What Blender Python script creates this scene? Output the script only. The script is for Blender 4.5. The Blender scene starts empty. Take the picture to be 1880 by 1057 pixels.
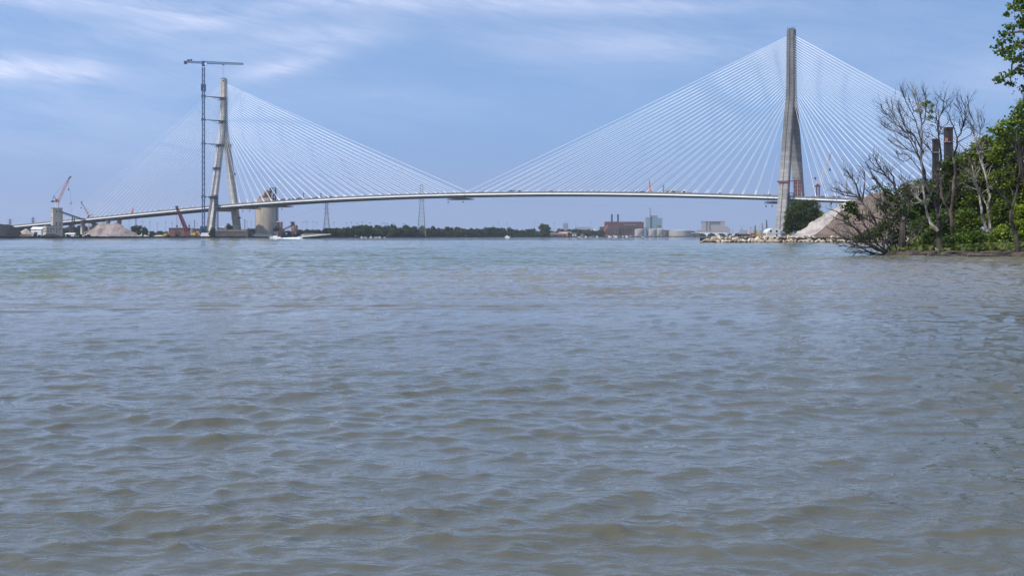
import bpy, bmesh, math, random
import numpy as np
from mathutils import Vector, Matrix
from mathutils.geometry import tessellate_polygon
SC = bpy.context.scene
COL = SC.collection
R = math.radians
# ---------------------------------------------------------------- photo geometry
# focal length in photo pixels, horizon row, eye height above the river
F, CX, HY, EH = 2608.0, 940.0, 433.1, 2.5
def P(px, py, D): return Vector(((px-CX)/F*D, D, EH+(HY-py)/F*D))
def G(px, D, z=0.0): return Vector(((px-CX)/F*D, D, z))
def Wd(n, D): return n/F*D
# ---------------------------------------------------------------- materials
def nodes_of(name):
    m = bpy.data.materials.new(name); m.use_nodes = True
    nt = m.node_tree; b = nt.nodes['Principled BSDF']
    return m, nt, b
def rgba(c): return (c[0], c[1], c[2], 1)
def mixc(nt, fac, a, b, mode='MIX'):
    n = nt.nodes.new('ShaderNodeMix'); n.data_type = 'RGBA'; n.blend_type = mode
    for sock, val in ((n.inputs[0], fac), (n.inputs[6], a), (n.inputs[7], b)):
        if hasattr(val, 'is_linked'): nt.links.new(val, sock)
        elif isinstance(val, (tuple, list)): sock.default_value = rgba(val)
        else: sock.default_value = val
    return n.outputs[2]
def math_(nt, op, a, b=None, clamp=False):
    n = nt.nodes.new('ShaderNodeMath'); n.operation = op; n.use_clamp = clamp
    for i, v in enumerate((a, b)):
        if v is None: continue
        if hasattr(v, 'is_linked'): nt.links.new(v, n.inputs[i])
        else: n.inputs[i].default_value = v
    return n.outputs[0]
def noise(nt, vec, scale, detail=4, rough=.55, dist=0):
    n = nt.nodes.new('ShaderNodeTexNoise'); n.inputs['Scale'].default_value = scale
    n.inputs['Detail'].default_value = detail; n.inputs['Roughness'].default_value = rough
    n.inputs['Distortion'].default_value = dist
    if vec is not None: nt.links.new(vec, n.inputs['Vector'])
    return n.outputs['Fac']
def ramp(nt, fac, lo, hi, a=0., b=1.):
    n = nt.nodes.new('ShaderNodeMapRange'); n.interpolation_type = 'SMOOTHSTEP'
    nt.links.new(fac, n.inputs[0])
    for i, v in enumerate((lo, hi, a, b)): n.inputs[1+i].default_value = v
    return n.outputs[0]
def objco(nt, scale=(1, 1, 1), which='Object'):
    t = nt.nodes.new('ShaderNodeTexCoord'); mp = nt.nodes.new('ShaderNodeMapping')
    mp.inputs['Scale'].default_value = scale
    nt.links.new(t.outputs[which], mp.inputs[0]); return mp.outputs[0]
def worldpos(nt, scale=(1, 1, 1)):
    g = nt.nodes.new('ShaderNodeNewGeometry'); mp = nt.nodes.new('ShaderNodeMapping')
    mp.inputs['Scale'].default_value = scale
    nt.links.new(g.outputs['Position'], mp.inputs[0]); return mp.outputs[0]
def bump(nt, b, h, strength, dist):
    n = nt.nodes.new('ShaderNodeBump'); n.inputs['Strength'].default_value = strength
    n.inputs['Distance'].default_value = dist
    nt.links.new(h, n.inputs['Height']); nt.links.new(n.outputs[0], b.inputs['Normal'])
def mat(name, c, rough=.8, var=.25, scale=.5, stretch=(1, 1, 1), metal=0, bmp=0, c2=None, rnd=0):
    m, nt, b = nodes_of(name)
    co = objco(nt, stretch)
    f = ramp(nt, noise(nt, co, scale, 6, .62), .3, .7)
    lo = tuple(x*(1-var) for x in c); hi = c2 or tuple(min(1, x*(1+var)) for x in c)
    out = mixc(nt, f, lo, hi)
    if rnd:
        oi = nt.nodes.new('ShaderNodeObjectInfo')
        k = ramp(nt, oi.outputs['Random'], 0, 1, 1-rnd, 1+rnd)
        cmb = nt.nodes.new('ShaderNodeCombineColor')
        for i in range(3): nt.links.new(k, cmb.inputs[i])
        out = mixc(nt, 1.0, out, cmb.outputs[0], 'MULTIPLY')
    nt.links.new(out, b.inputs['Base Color'])
    b.inputs['Roughness'].default_value = rough; b.inputs['Metallic'].default_value = metal
    if bmp: bump(nt, b, noise(nt, co, scale*4, 5, .6), .6, bmp)
    return m
def leafmat(name, dark, light, trans=.35, objrnd=.35, rough=.55):
    m, nt, b = nodes_of(name)
    g = nt.nodes.new('ShaderNodeNewGeometry'); oi = nt.nodes.new('ShaderNodeObjectInfo')
    n = noise(nt, worldpos(nt), .35, 3)
    f = math_(nt, 'ADD', math_(nt, 'MULTIPLY', g.outputs['Random Per Island'], .55), math_(nt, 'MULTIPLY', ramp(nt, n, .35, .65), .45))
    c = mixc(nt, f, dark, light)
    k = ramp(nt, oi.outputs['Random'], 0, 1, 1-objrnd, 1+objrnd)
    cmb = nt.nodes.new('ShaderNodeCombineColor')
    for i in range(3): nt.links.new(k, cmb.inputs[i])
    c = mixc(nt, 1.0, c, cmb.outputs[0], 'MULTIPLY')
    nt.links.new(c, b.inputs['Base Color']); b.inputs['Roughness'].default_value = rough
    b.inputs['Specular IOR Level'].default_value = .35
    tr = nt.nodes.new('ShaderNodeBsdfTranslucent')
    nt.links.new(mixc(nt, 1.0, c, (1.15, 1.25, .5), 'MULTIPLY'), tr.inputs[0])
    mx = nt.nodes.new('ShaderNodeMixShader'); mx.inputs[0].default_value = trans
    nt.links.new(b.outputs[0], mx.inputs[1]); nt.links.new(tr.outputs[0], mx.inputs[2])
    nt.links.new(mx.outputs[0], nt.nodes['Material Output'].inputs['Surface'])
    return m
def concrete(name, base, line=.55, stain=.45, lift=4.6, old=False):
    """cast concrete: pour joints every few metres, each lift its own tone, rain streaks"""
    m, nt, b = nodes_of(name)
    co = worldpos(nt); sep = nt.nodes.new('ShaderNodeSeparateXYZ'); nt.links.new(co, sep.inputs[0])
    zz = math_(nt, 'DIVIDE', sep.outputs[2], lift)
    fr = math_(nt, 'FRACT', zz); fl = math_(nt, 'FLOOR', zz)
    wn = nt.nodes.new('ShaderNodeTexWhiteNoise'); wn.noise_dimensions = '1D'
    nt.links.new(fl, wn.inputs['W'])
    joint = math_(nt, 'LESS_THAN', fr, .09)
    streak = noise(nt, worldpos(nt, (.9, .9, .05)), 1.0, 6, .65)
    blot = noise(nt, worldpos(nt, (.12, .12, .1)), 1.0, 6, .65)
    c = mixc(nt, wn.outputs['Value'], tuple(x*.88 for x in base), tuple(min(1, x*1.1) for x in base))
    c = mixc(nt, math_(nt, 'MULTIPLY', ramp(nt, streak, .48, .72), stain), c, tuple(x*.5 for x in base))
    c = mixc(nt, math_(nt, 'MULTIPLY', ramp(nt, blot, .45, .7), stain), c, tuple(x*.55 for x in base))
    c = mixc(nt, math_(nt, 'MULTIPLY', joint, line), c, tuple(x*.42 for x in base))
    if old: c = mixc(nt, math_(nt, 'MULTIPLY', ramp(nt, math_(nt, 'ADD', sep.outputs[2], math_(nt, 'MULTIPLY', blot, 40)), 80, 135), .9), c, mixc(nt, 1.0, c, (.48, .48, .50), 'MULTIPLY'))   # older, sootier upper lifts
    nt.links.new(c, b.inputs['Base Color']); b.inputs['Roughness'].default_value = .88
    return m
# ---------------------------------------------------------------- mesh builder
class MB:
    def __init__(s): s.v = []; s.f = []
    def add(s, vs, fs):
        k = len(s.v); s.v += [tuple(v) for v in vs]; s.f += [tuple(i+k for i in f) for f in fs]; return s
    def box(s, x0, x1, y0, y1, z0, z1):
        return s.add([(x0,y0,z0),(x1,y0,z0),(x1,y1,z0),(x0,y1,z0),(x0,y0,z1),(x1,y0,z1),(x1,y1,z1),(x0,y1,z1)],
                     [(3,2,1,0),(4,5,6,7),(0,1,5,4),(1,2,6,5),(2,3,7,6),(3,0,4,7)])
    def obox(s, c, ax, ay, hx, hy, z0, z1, k=1.0):
        c = Vector(c); ax = Vector(ax); ay = Vector(ay); vs = []
        for z, q in ((z0, 1), (z1, k)):
            for a, b in ((-1,-1),(1,-1),(1,1),(-1,1)):
                p = c+ax*a*hx*q+ay*b*hy*q; vs.append((p.x, p.y, z))
        return s.add(vs, [(3,2,1,0),(4,5,6,7),(0,1,5,4),(1,2,6,5),(2,3,7,6),(3,0,4,7)])
    def pbox(s, x0, x1, y0, y1, D, dep):
        a = P(x0, y1, D); b = P(x1, y0, D); return s.box(a.x, b.x, D, D+dep, a.z, b.z)
    def beam(s, p, q, w, h=None):
        p = Vector(p); q = Vector(q); h = h or w; d = (q-p)
        if d.length < 1e-6: return s
        d.normalize(); up = Vector((0,0,1)) if abs(d.z) < .95 else Vector((0,1,0))
        a = d.cross(up).normalized()*w/2; b = a.normalized().cross(d)*h/2
        vs = [e+sa*a+sb*b for e in (p, q) for sa, sb in ((-1,-1),(1,-1),(1,1),(-1,1))]
        return s.add(vs, [(3,2,1,0),(4,5,6,7),(0,1,5,4),(1,2,6,5),(2,3,7,6),(3,0,4,7)])
    def tube(s, pts, rads, n=6, cap=True):
        pts = [Vector(p) for p in pts]; vs = []; fs = []
        if not hasattr(rads, '__len__'): rads = [rads]*len(pts)
        ref = None
        for i, p in enumerate(pts):
            d = (pts[min(i+1, len(pts)-1)]-pts[max(i-1, 0)])
            d = d.normalized() if d.length > 1e-9 else Vector((0,0,1))
            if ref is None: ref = d.orthogonal().normalized()
            ref = (ref-d*ref.dot(d)); ref = ref.normalized() if ref.length > 1e-5 else d.orthogonal().normalized()
            b = d.cross(ref)
            for j in range(n):
                t = 2*math.pi*j/n; vs.append(p+(ref*math.cos(t)+b*math.sin(t))*rads[i])
        for i in range(len(pts)-1):
            for j in range(n):
                k = (j+1) % n; fs.append((i*n+j, i*n+k, (i+1)*n+k, (i+1)*n+j))
        if cap: fs.append(tuple(range(n-1, -1, -1))); fs.append(tuple((len(pts)-1)*n+j for j in range(n)))
        return s.add(vs, fs)
    def cyl(s, c, r, z0, z1, n=24, r2=None):
        return s.tube([(c[0], c[1], z0), (c[0], c[1], z1)], [r, r if r2 is None else r2], n)
    def lathe(s, c, prof, n=24):
        return s.tube([(c[0], c[1], z) for r, z in prof], [r for r, z in prof], n)
    def poly(s, pts, v):
        """outline pts (3-D, planar) extruded by vector v"""
        pts = [Vector(p) for p in pts]; v = Vector(v); n = len(pts)
        tri = tessellate_polygon([pts]); vs = pts+[p+v for p in pts]
        fs = [tuple(t) for t in tri]+[tuple(i+n for i in reversed(t)) for t in tri]
        fs += [(i, (i+1) % n, (i+1) % n+n, i+n) for i in range(n)]
        return s.add(vs, fs)
    def ppoly(s, pts, D, dep): return s.poly([P(x, y, D) for x, y in pts], (0, dep, 0))
    def lattice(s, p, q, w, bays, r, w2=None, up=(0, 1, 0), tri=False):
        p = Vector(p); q = Vector(q); d = (q-p).normalized(); w2 = w if w2 is None else w2
        a = d.cross(Vector(up)).normalized(); b = a.cross(d)
        cs = ((-1,-1),(1,-1),(1,1),(-1,1)) if not tri else ((-1,-1),(1,-1),(0,1))
        rings = []
        for i in range(bays+1):
            t = i/bays; ww = (w+(w2-w)*t)/2; c = p+(q-p)*t
            rings.append([c+a*x*ww+b*y*ww for x, y in cs])
        n = len(cs)
        for j in range(n): s.beam(rings[0][j], rings[-1][j], r*2)
        for i in range(bays):
            for j in range(n):
                k = (j+1) % n
                if (i+j) % 2: s.beam(rings[i][j], rings[i+1][k], r*1.2)
                else: s.beam(rings[i][k], rings[i+1][j], r*1.2)
                s.beam(rings[i+1][j], rings[i+1][k], r*1.0)
        return s
    def gable(s, c, w, d, z0, h, rh, yaw=0, over=.0, roof_only=False):
        """house body with a ridge along local x"""
        c = Vector(c); ax = Vector((math.cos(yaw), math.sin(yaw), 0)); ay = Vector((-ax.y, ax.x, 0)); w /= 2; d /= 2
        def q(x, y, z): p = c+ax*x+ay*y; return (p.x, p.y, z)
        if not roof_only:
            s.add([q(-w,-d,z0),q(w,-d,z0),q(w,d,z0),q(-w,d,z0),q(-w,-d,z0+h),q(w,-d,z0+h),q(w,d,z0+h),q(-w,d,z0+h),q(-w,0,z0+h+rh-.15),q(w,0,z0+h+rh-.15)],
                  [(3,2,1,0),(0,1,5,4),(2,3,7,6),(1,2,6,9,5),(3,0,4,8,7),(4,5,9,8),(6,7,8,9)])
        else:
            w += over; dd = d+over; zz = z0+h-rh*over/d; t = .3
            s.add([q(-w,-dd,zz),q(w,-dd,zz),q(w,0,z0+h+rh),q(-w,0,z0+h+rh),q(w,dd,zz),q(-w,dd,zz),
                   q(-w,-dd,zz+t),q(w,-dd,zz+t),q(w,0,z0+h+rh+t),q(-w,0,z0+h+rh+t),q(w,dd,zz+t),q(-w,dd,zz+t)],
                  [(0,1,2,3),(3,2,4,5),(6,9,8,7),(9,11,10,8),(0,6,7,1),(5,4,10,11),(0,3,9,6),(3,5,11,9),(1,7,8,2),(2,8,10,4)])
        return s
    def build(s, name, m, parent=None, origin=None, smooth=False):
        if parent is not None: o0 = ORG[parent.name]
        else: o0 = Vector(origin) if origin is not None else Vector((0,0,0))
        me = bpy.data.meshes.new(name)
        me.from_pydata([(v[0]-o0.x, v[1]-o0.y, v[2]-o0.z) for v in s.v], [], s.f)
        me.materials.append(m); me.update()
        if smooth: me.shade_smooth()
        o = bpy.data.objects.new(name, me); COL.objects.link(o)
        if parent is not None: o.parent = parent
        else: o.location = o0
        ORG[o.name] = o0
        return o
ORG = {}
def tag(o, label=None, cat=None, group=None, kind=None):
    if label: o['label'] = label
    if cat: o['category'] = cat
    if group: o['group'] = group
    if kind: o['kind'] = kind
    return o
def thing(name, label, cat, loc, group=None):
    o = bpy.data.objects.new(name, None); COL.objects.link(o); o.location = loc
    o.empty_display_size = .5
    ORG[o.name] = Vector(loc); return tag(o, label, cat, group)
def one(name, mb, m, label, cat, loc, group=None, smooth=False):
    return tag(mb.build(name, m, origin=loc, smooth=smooth), label, cat, group)
def clone(root, loc, rz=0, sc=None, label=None, group=None):
    """the thing with copies of its parts and their sub-parts"""
    r = root.copy(); COL.objects.link(r); r.location = loc; r.rotation_euler = (0, 0, rz)
    if sc is not None: r.scale = sc
    if label: r['label'] = label
    if group: r['group'] = group
    for ch in list(root.children):
        c = ch.copy(); COL.objects.link(c); c.parent = r
        for g in list(ch.children):
            d = g.copy(); COL.objects.link(d); d.parent = c
    return r
def interp(tab, x):
    for (a, b), (c, d) in zip(tab, tab[1:]):
        if x <= c: return b+(d-b)*max(0, (x-a))/(c-a)
    return tab[-1][1]
# ---------------------------------------------------------------- foliage
def leaf_mesh(name, cen, size, rng, m, flat=.5, aspect=1.5):
    """leaf-sized folded blades at the points cen (n x 3)"""
    n = len(cen)
    nr = rng.normal(size=(n, 3)); nr[:, 2] = np.abs(nr[:, 2])+flat; nr /= np.linalg.norm(nr, axis=1)[:, None]
    t = rng.normal(size=(n, 3)); t -= nr*(t*nr).sum(1)[:, None]; t /= np.linalg.norm(t, axis=1)[:, None]+1e-9
    b = np.cross(nr, t); s = (size*rng.uniform(.6, 1.35, n))[:, None]
    L = t*s*.5*aspect; B = b*s*.5
    v = np.stack([cen-L, cen-L*.1+B+nr*s*.12, cen+L, cen-L*.1-B+nr*s*.12], 1).reshape(-1, 3)
    me = bpy.data.meshes.new(name)
    me.vertices.add(4*n); me.vertices.foreach_set('co', v.ravel().astype(np.float32))
    me.loops.add(4*n); me.loops.foreach_set('vertex_index', np.arange(4*n, dtype=np.int32))
    me.polygons.add(n); me.polygons.foreach_set('loop_start', np.arange(0, 4*n, 4, dtype=np.int32))
    me.polygons.foreach_set('loop_total', np.full(n, 4, dtype=np.int32))
    me.materials.append(m); me.update(calc_edges=True); me.validate()
    return me
def blob_points(blobs, per, rng, clump=.45, nclump=14, shell=.45, hole=0.25):
    """clustered points through a union of ellipsoids (cx,cy,cz,rx,ry,rz); per = leaves per unit of blob surface"""
    out = []
    for (cx, cy, cz, rx, ry, rz) in blobs:
        area = 4*math.pi*((rx*ry)**1.6/3+(rx*rz)**1.6/3+(ry*rz)**1.6/3)**(1/1.6)
        k = max(4, int(per*area/nclump))
        d = rng.normal(size=(k, 3)); d /= np.linalg.norm(d, axis=1)[:, None]
        ph = rng.uniform(0, 6.28, 6)
        lump = 1+.16*np.sin(3.1*d[:, 0]+ph[0]+2*np.sin(2.3*d[:, 2]+ph[3]))+.14*np.sin(4.3*d[:, 1]+ph[1])+.12*np.sin(5.2*d[:, 2]+ph[2]+d[:, 0]*3)
        keep = (np.sin(5*d[:, 0]+ph[3])+np.sin(6*d[:, 1]+ph[4])+np.sin(5.5*d[:, 2]+ph[5])) > -1.6+hole*0
        rad = rng.uniform(shell, 1.0, k)**.6*lump
        c = np.array([cx, cy, cz])+d*rad[:, None]*np.array([rx, ry, rz])
        c = c[keep]
        pts = np.repeat(c, nclump, 0)+rng.normal(size=(len(c)*nclump, 3))*clump*np.array([1, 1, .6])
        out.append(pts)
    return np.concatenate(out)
def leaf_obj(name, pts, size, rng, m, parent, **kw):
    o0 = np.array(ORG[parent.name])
    me = leaf_mesh(name, pts-o0, size, rng, m, **kw)
    o = bpy.data.objects.new(name, me); COL.objects.link(o); o.parent = parent; ORG[o.name] = Vector(o0); return o
HAZE = 0.000045; HAZE_COL = (.74, .79, .90, 1)
SKY_STRENGTH = .15; SKYK = 1.0; SUN_E = 3.4; EXPO = 0.45
DENOISE = True
CIRRUS = [(180, 25, 260, 24, -.05, .8), (330, 60, 160, 20, .15, .5), (560, 75, 180, 24, .1, .5), (530, 125, 90, 18, .25, .7), (70, 146, 150, 20, .02, 1.45), (1120, 10, 330, 26, -.02, .6), (1200, 85, 260, 34, -.03, .5), (700, 10, 250, 22, 0, .6), (1800, 170, 160, 40, 0, .2), (150, 250, 420, 90, 0, .28), (1650, 70, 300, 90, 0, .16), (750, 190, 260, 50, 0, .14), (300, 60, 500, 110, 0, .2)]
# ---------------------------------------------------------------- materials used
M = {}
M['conc_l'] = concrete('concrete_warm', (.50, .46, .415), .40, .30)
M['conc_r'] = concrete('concrete_grey', (.31, .30, .285), .75, .85, old=True)
M['pier'] = mat('pier_concrete', (.42, .40, .37), .9, .2, .2)
M['fascia'] = mat('white_girder_paint', (.86, .86, .85), .5, .06, .05)
M['parapet'] = mat('grey_barrier_concrete', (.17, .165, .16), .9, .18, .3)
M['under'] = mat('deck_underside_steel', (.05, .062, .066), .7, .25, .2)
M['cable'] = mat('white_cable_sheath', (.92, .92, .92), .45, .03, .02)
M['blue'] = mat('blue_crane_paint', (.010, .058, .16), .5, .25, .2)
M['navy'] = mat('dark_climbing_steel', (.03, .045, .075), .6, .3, .4)
M['red'] = mat('red_crane_paint', (.20, .035, .042), .5, .2, .3)
M['orange'] = mat('orange_machine_paint', (.55, .16, .06), .5, .25, .4)
M['whitep'] = mat('white_paint', (.75, .74, .71), .6, .1, .3)
M['pink'] = mat('pale_red_lattice_paint', (.55, .33, .32), .6, .15, .3)
M['dark'] = mat('dark_steel', (.035, .037, .042), .6, .35, .5)
M['grey'] = mat('grey_steel', (.22, .23, .25), .6, .2, .4)
M['galv'] = mat('galvanised_steel', (.20, .22, .25), .6, .15, .4)
M['coal'] = mat('coal', (.005, .005, .008), .9, .5, .35, bmp=.4)
M['gravel'] = mat('grey_brown_gravel', (.22, .18, .165), .95, .36, .16, (1, 1, .45), bmp=.5)
M['limestone'] = mat('pale_crushed_stone', (.31, .275, .25), .95, .32, .3, (1, 1, .4), bmp=.5)
M['brown_sand'] = mat('brown_sand', (.125, .093, .073), .95, .36, .3, (1, 1, .45), bmp=.5)
M['beige'] = mat('beige_concrete', (.48, .42, .34), .9, .16, .12, (1, 1, .35))
M['tan'] = mat('tan_block', (.40, .31, .23), .9, .2, .15)
M['rust'] = mat('rusty_steel', (.28, .12, .06), .85, .5, .4, c2=(.36, .22, .14))
M['silo'] = mat('silo_concrete', (.50, .43, .36), .92, .14, .10, (1, 1, .25))
M['glass'] = mat('dark_window', (.02, .024, .03), .25, .3, .5)
M['brick'] = mat('dark_red_brick', (.10, .046, .045), .9, .3, .06)
M['brick2'] = mat('weathered_brick', (.15, .066, .058), .9, .3, .08)
M['brickbrown'] = mat('brown_brick', (.12, .09, .08), .9, .35, .25)
M['bluegrey'] = mat('blue_grey_cladding', (.19, .27, .31), .7, .08, .03, (1, 1, .1))
M['tank'] = mat('tank_paint', (.34, .31, .285), .7, .12, .08, (1, 1, .3))
M['earth'] = mat('earth', (.014, .011, .008), .95, .4, .5, c2=(.07, .052, .036), bmp=.2)
M['dirt'] = mat('site_dirt', (.075, .07, .045), .95, .3, .05, c2=(.13, .105, .08))
M['seawall'] = mat('dark_seawall', (.025, .027, .03), .8, .5, .1)
M['roof'] = mat('pale_roof', (.55, .50, .48), .7, .15, .1)
M['roofpink'] = mat('pink_roof', (.50, .27, .24), .8, .2, .1)
M['roofbrown'] = mat('brown_roof', (.12, .085, .075), .9, .25, .1)
M['yellow'] = mat('yellow_machine_paint', (.60, .36, .04), .5, .15, .5)
M['bluep'] = mat('blue_paint', (.08, .22, .42), .5, .2, .5)
M['stone_sky'] = None
M['bark_dark'] = mat('dark_bark', (.026, .021, .018), .95, .45, 1.2, (1, 1, .25), bmp=.03, c2=(.075, .06, .05))
M['bark_brown'] = mat('brown_bark', (.085, .062, .05), .95, .4, 1.2, (1, 1, .25), bmp=.03, c2=(.14, .105, .085))
M['bark_pale'] = mat('peeling_pale_bark', (.10, .075, .06), .9, .3, 1.6, (1, 1, .3), bmp=.02, c2=(.47, .42, .36))
M['bark_bleach'] = mat('bleached_dead_wood', (.05, .04, .032), .9, .3, 1.0, (1, 1, .4), bmp=.02, c2=(.20, .17, .145))
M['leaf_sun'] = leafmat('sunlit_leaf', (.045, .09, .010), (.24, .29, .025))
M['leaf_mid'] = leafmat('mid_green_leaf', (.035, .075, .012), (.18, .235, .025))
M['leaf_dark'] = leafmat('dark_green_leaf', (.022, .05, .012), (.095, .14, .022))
M['leaf_pop'] = leafmat('poplar_leaf', (.05, .10, .018), (.18, .27, .04), .45)
M['leaf_far'] = leafmat('far_tree_leaf', (.022, .040, .018), (.055, .085, .026), .2, .4)
M['leaf_yel'] = leafmat('yellow_green_leaf', (.07, .09, .02), (.19, .21, .04), .4)
M['grass'] = leafmat('grass_blade', (.05, .075, .015), (.17, .19, .05), .3)
M['foam'] = mat('wake_foam', (.80, .84, .86), .7, .06, .6)
def rockmat():
    m, nt, b = nodes_of('riprap_stone')
    co = objco(nt); oi = nt.nodes.new('ShaderNodeObjectInfo')
    c = mixc(nt, oi.outputs['Random'], (.27, .215, .155), (.64, .53, .41))
    c = mixc(nt, ramp(nt, noise(nt, co, 1.3, 6, .65), .42, .68), c, (.17, .13, .10))
    g = nt.nodes.new('ShaderNodeNewGeometry'); s = nt.nodes.new('ShaderNodeSeparateXYZ'); nt.links.new(g.outputs['Position'], s.inputs[0])
    c = mixc(nt, ramp(nt, s.outputs[2], .15, .55, .75, 0), c, (.06, .055, .045))   # wet, algae-dark foot
    nt.links.new(c, b.inputs['Base Color']); b.inputs['Roughness'].default_value = .92
    bump(nt, b, noise(nt, co, 3, 6, .6), .7, .15); return m
M['rock'] = rockmat()
def facade(name, wall, win, sx, sz, duty=.55):
    """rows of windows too small to see one by one, as the wall's own pattern"""
    m, nt, b = nodes_of(name)
    s = nt.nodes.new('ShaderNodeSeparateXYZ'); nt.links.new(objco(nt), s.inputs[0])
    ax = math_(nt, 'LESS_THAN', math_(nt, 'FRACT', math_(nt, 'DIVIDE', s.outputs[0], sx)), duty)
    az = math_(nt, 'LESS_THAN', math_(nt, 'FRACT', math_(nt, 'DIVIDE', s.outputs[2], sz)), .6)
    c = mixc(nt, math_(nt, 'MULTIPLY', ax, az), wall, win)
    nt.links.new(c, b.inputs['Base Color']); b.inputs['Roughness'].default_value = .8; return m
M['station'] = facade('station_facade', (.42, .37, .34), (.13, .13, .14), 4.2, 4.6)
M['tower_facade'] = facade('office_facade', (.20, .21, .25), (.15, .16, .19), 5, 4)
M['block_facade'] = facade('block_facade', (.36, .36, .38), (.16, .17, .2), 6, 4)
# ---------------------------------------------------------------- sky and sun
SUN = Vector((-.43, -.31, .85)).normalized()
world = bpy.data.worlds.new('World'); SC.world = world; world.use_nodes = True
nt = world.node_tree; bg = nt.nodes['Background']
tc = nt.nodes.new('ShaderNodeTexCoord')
sep = nt.nodes.new('ShaderNodeSeparateXYZ'); nt.links.new(tc.outputs['Generated'], sep.inputs[0])
zc = math_(nt, 'MAXIMUM', sep.outputs[2], 0.0)
cmb = nt.nodes.new('ShaderNodeCombineXYZ')
nt.links.new(sep.outputs[0], cmb.inputs[0]); nt.links.new(sep.outputs[1], cmb.inputs[1])
nt.links.new(math_(nt, 'ADD', math_(nt, 'MULTIPLY', zc, .9), .40), cmb.inputs[2])
nrm = nt.nodes.new('ShaderNodeVectorMath'); nrm.operation = 'NORMALIZE'; nt.links.new(cmb.outputs[0], nrm.inputs[0])
sky = nt.nodes.new('ShaderNodeTexSky'); sky.sky_type = 'NISHITA'; sky.sun_disc = False
sky.sun_elevation = math.asin(SUN.z); sky.sun_rotation = math.atan2(SUN.x, SUN.y)
sky.air_density = 1.0; sky.dust_density = .9; sky.ozone_density = 2.2; sky.altitude = 50
nt.links.new(nrm.outputs[0], sky.inputs[0])
SKY_TINT = (.985, 1.075, 1.10); LOW_TINT = (1.02, .87, .86)
skyc = mixc(nt, 1.0, sky.outputs[0], mixc(nt, ramp(nt, sep.outputs[2], -.01, .10), LOW_TINT, SKY_TINT), 'MULTIPLY')
# thin cirrus: stretched noise over azimuth and elevation
az = math_(nt, 'ARCTAN2', sep.outputs[0], sep.outputs[1])
el = math_(nt, 'ARCSINE', sep.outputs[2])
def sv(sx, sy, ox, oy, skew=0.0):
    c = nt.nodes.new('ShaderNodeCombineXYZ')
    a = math_(nt, 'ADD', math_(nt, 'MULTIPLY', az, sx), ox)
    e = math_(nt, 'ADD', math_(nt, 'MULTIPLY', math_(nt, 'ADD', el, math_(nt, 'MULTIPLY', az, skew)), sy), oy)
    nt.links.new(a, c.inputs[0]); nt.links.new(e, c.inputs[1]); return c.outputs[0]
def lens(a0, e0, wa, we, skew=0.0, amp=1.0):
    """a soft elongated bank of cirrus at azimuth a0, elevation e0 (radians)"""
    da = math_(nt, 'SUBTRACT', az, a0)
    de = math_(nt, 'SUBTRACT', math_(nt, 'SUBTRACT', el, e0), math_(nt, 'MULTIPLY', da, skew))
    q = math_(nt, 'ADD', math_(nt, 'POWER', math_(nt, 'DIVIDE', da, wa), 2), math_(nt, 'POWER', math_(nt, 'DIVIDE', de, we), 2))
    return math_(nt, 'MULTIPLY', math_(nt, 'EXPONENT', math_(nt, 'MULTIPLY', q, -1)), amp)
def AE(px, py): return (px-CX)/F, (HY-py)/F
banks = None
for px, py, wx, wy, sk, amp in CIRRUS:
    a0, e0 = AE(px, py); l = lens(a0, e0, wx/F, wy/F, sk, amp)
    banks = l if banks is None else math_(nt, 'ADD', banks, l)
fine = math_(nt, 'ADD', math_(nt, 'MULTIPLY', noise(nt, sv(7, 34, 3.3, 1.7, .14), 1.0, 8, .56, .7), .62), math_(nt, 'MULTIPLY', noise(nt, sv(22, 150, 1.3, 4.7, .2), 1.0, 9, .66, 1.2), .38))
soft = noise(nt, sv(5, 26, 7.7, 2.2, .06), 1.0, 5, .55, .8)
veil = ramp(nt, soft, .42, .74)
wisps = math_(nt, 'MULTIPLY', banks, ramp(nt, fine, .20, .90))
high = ramp(nt, el, .03, .13)
cl = math_(nt, 'ADD', wisps, math_(nt, 'MULTIPLY', math_(nt, 'MULTIPLY', veil, high), .10), True)
CLOUD = (6.1, 5.9, 6.75)
cloudc = mixc(nt, 1.0, CLOUD, (SKYK, SKYK, SKYK), 'MULTIPLY')
final = mixc(nt, math_(nt, 'MULTIPLY', cl, .75), skyc, cloudc)
nt.links.new(final, bg.inputs[0]); bg.inputs[1].default_value = SKY_STRENGTH
sun = bpy.data.lights.new('sun', 'SUN'); sun.energy = SUN_E; sun.angle = R(.53); sun.color = (1, .94, .86)
so = bpy.data.objects.new('sun', sun); COL.objects.link(so)
so.rotation_euler = (-SUN).to_track_quat('-Z', 'Y').to_euler(); so.location = (-300, -200, 400)
# ---------------------------------------------------------------- camera
cam = bpy.data.cameras.new('camera'); co = bpy.data.objects.new('camera', cam); COL.objects.link(co)
cam.sensor_width = 36; cam.lens = 36*F/1880; cam.clip_start = .5; cam.clip_end = 60000
co.location = (0, 0, EH); co.rotation_euler = (R(90), 0, 0)
cam.shift_y = -(528.5-HY)/1880
SC.camera = co
SC.view_settings.view_transform = 'Standard'; SC.view_settings.look = 'None'
SC.view_settings.exposure = EXPO; SC.view_settings.gamma = 1
SC.cycles.use_denoising = DENOISE; SC.cycles.denoising_prefilter = 'ACCURATE'; SC.cycles.filter_width = 1.5
SC.cycles.max_bounces = 8; SC.cycles.transparent_max_bounces = 8; SC.cycles.volume_bounces = 1
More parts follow.
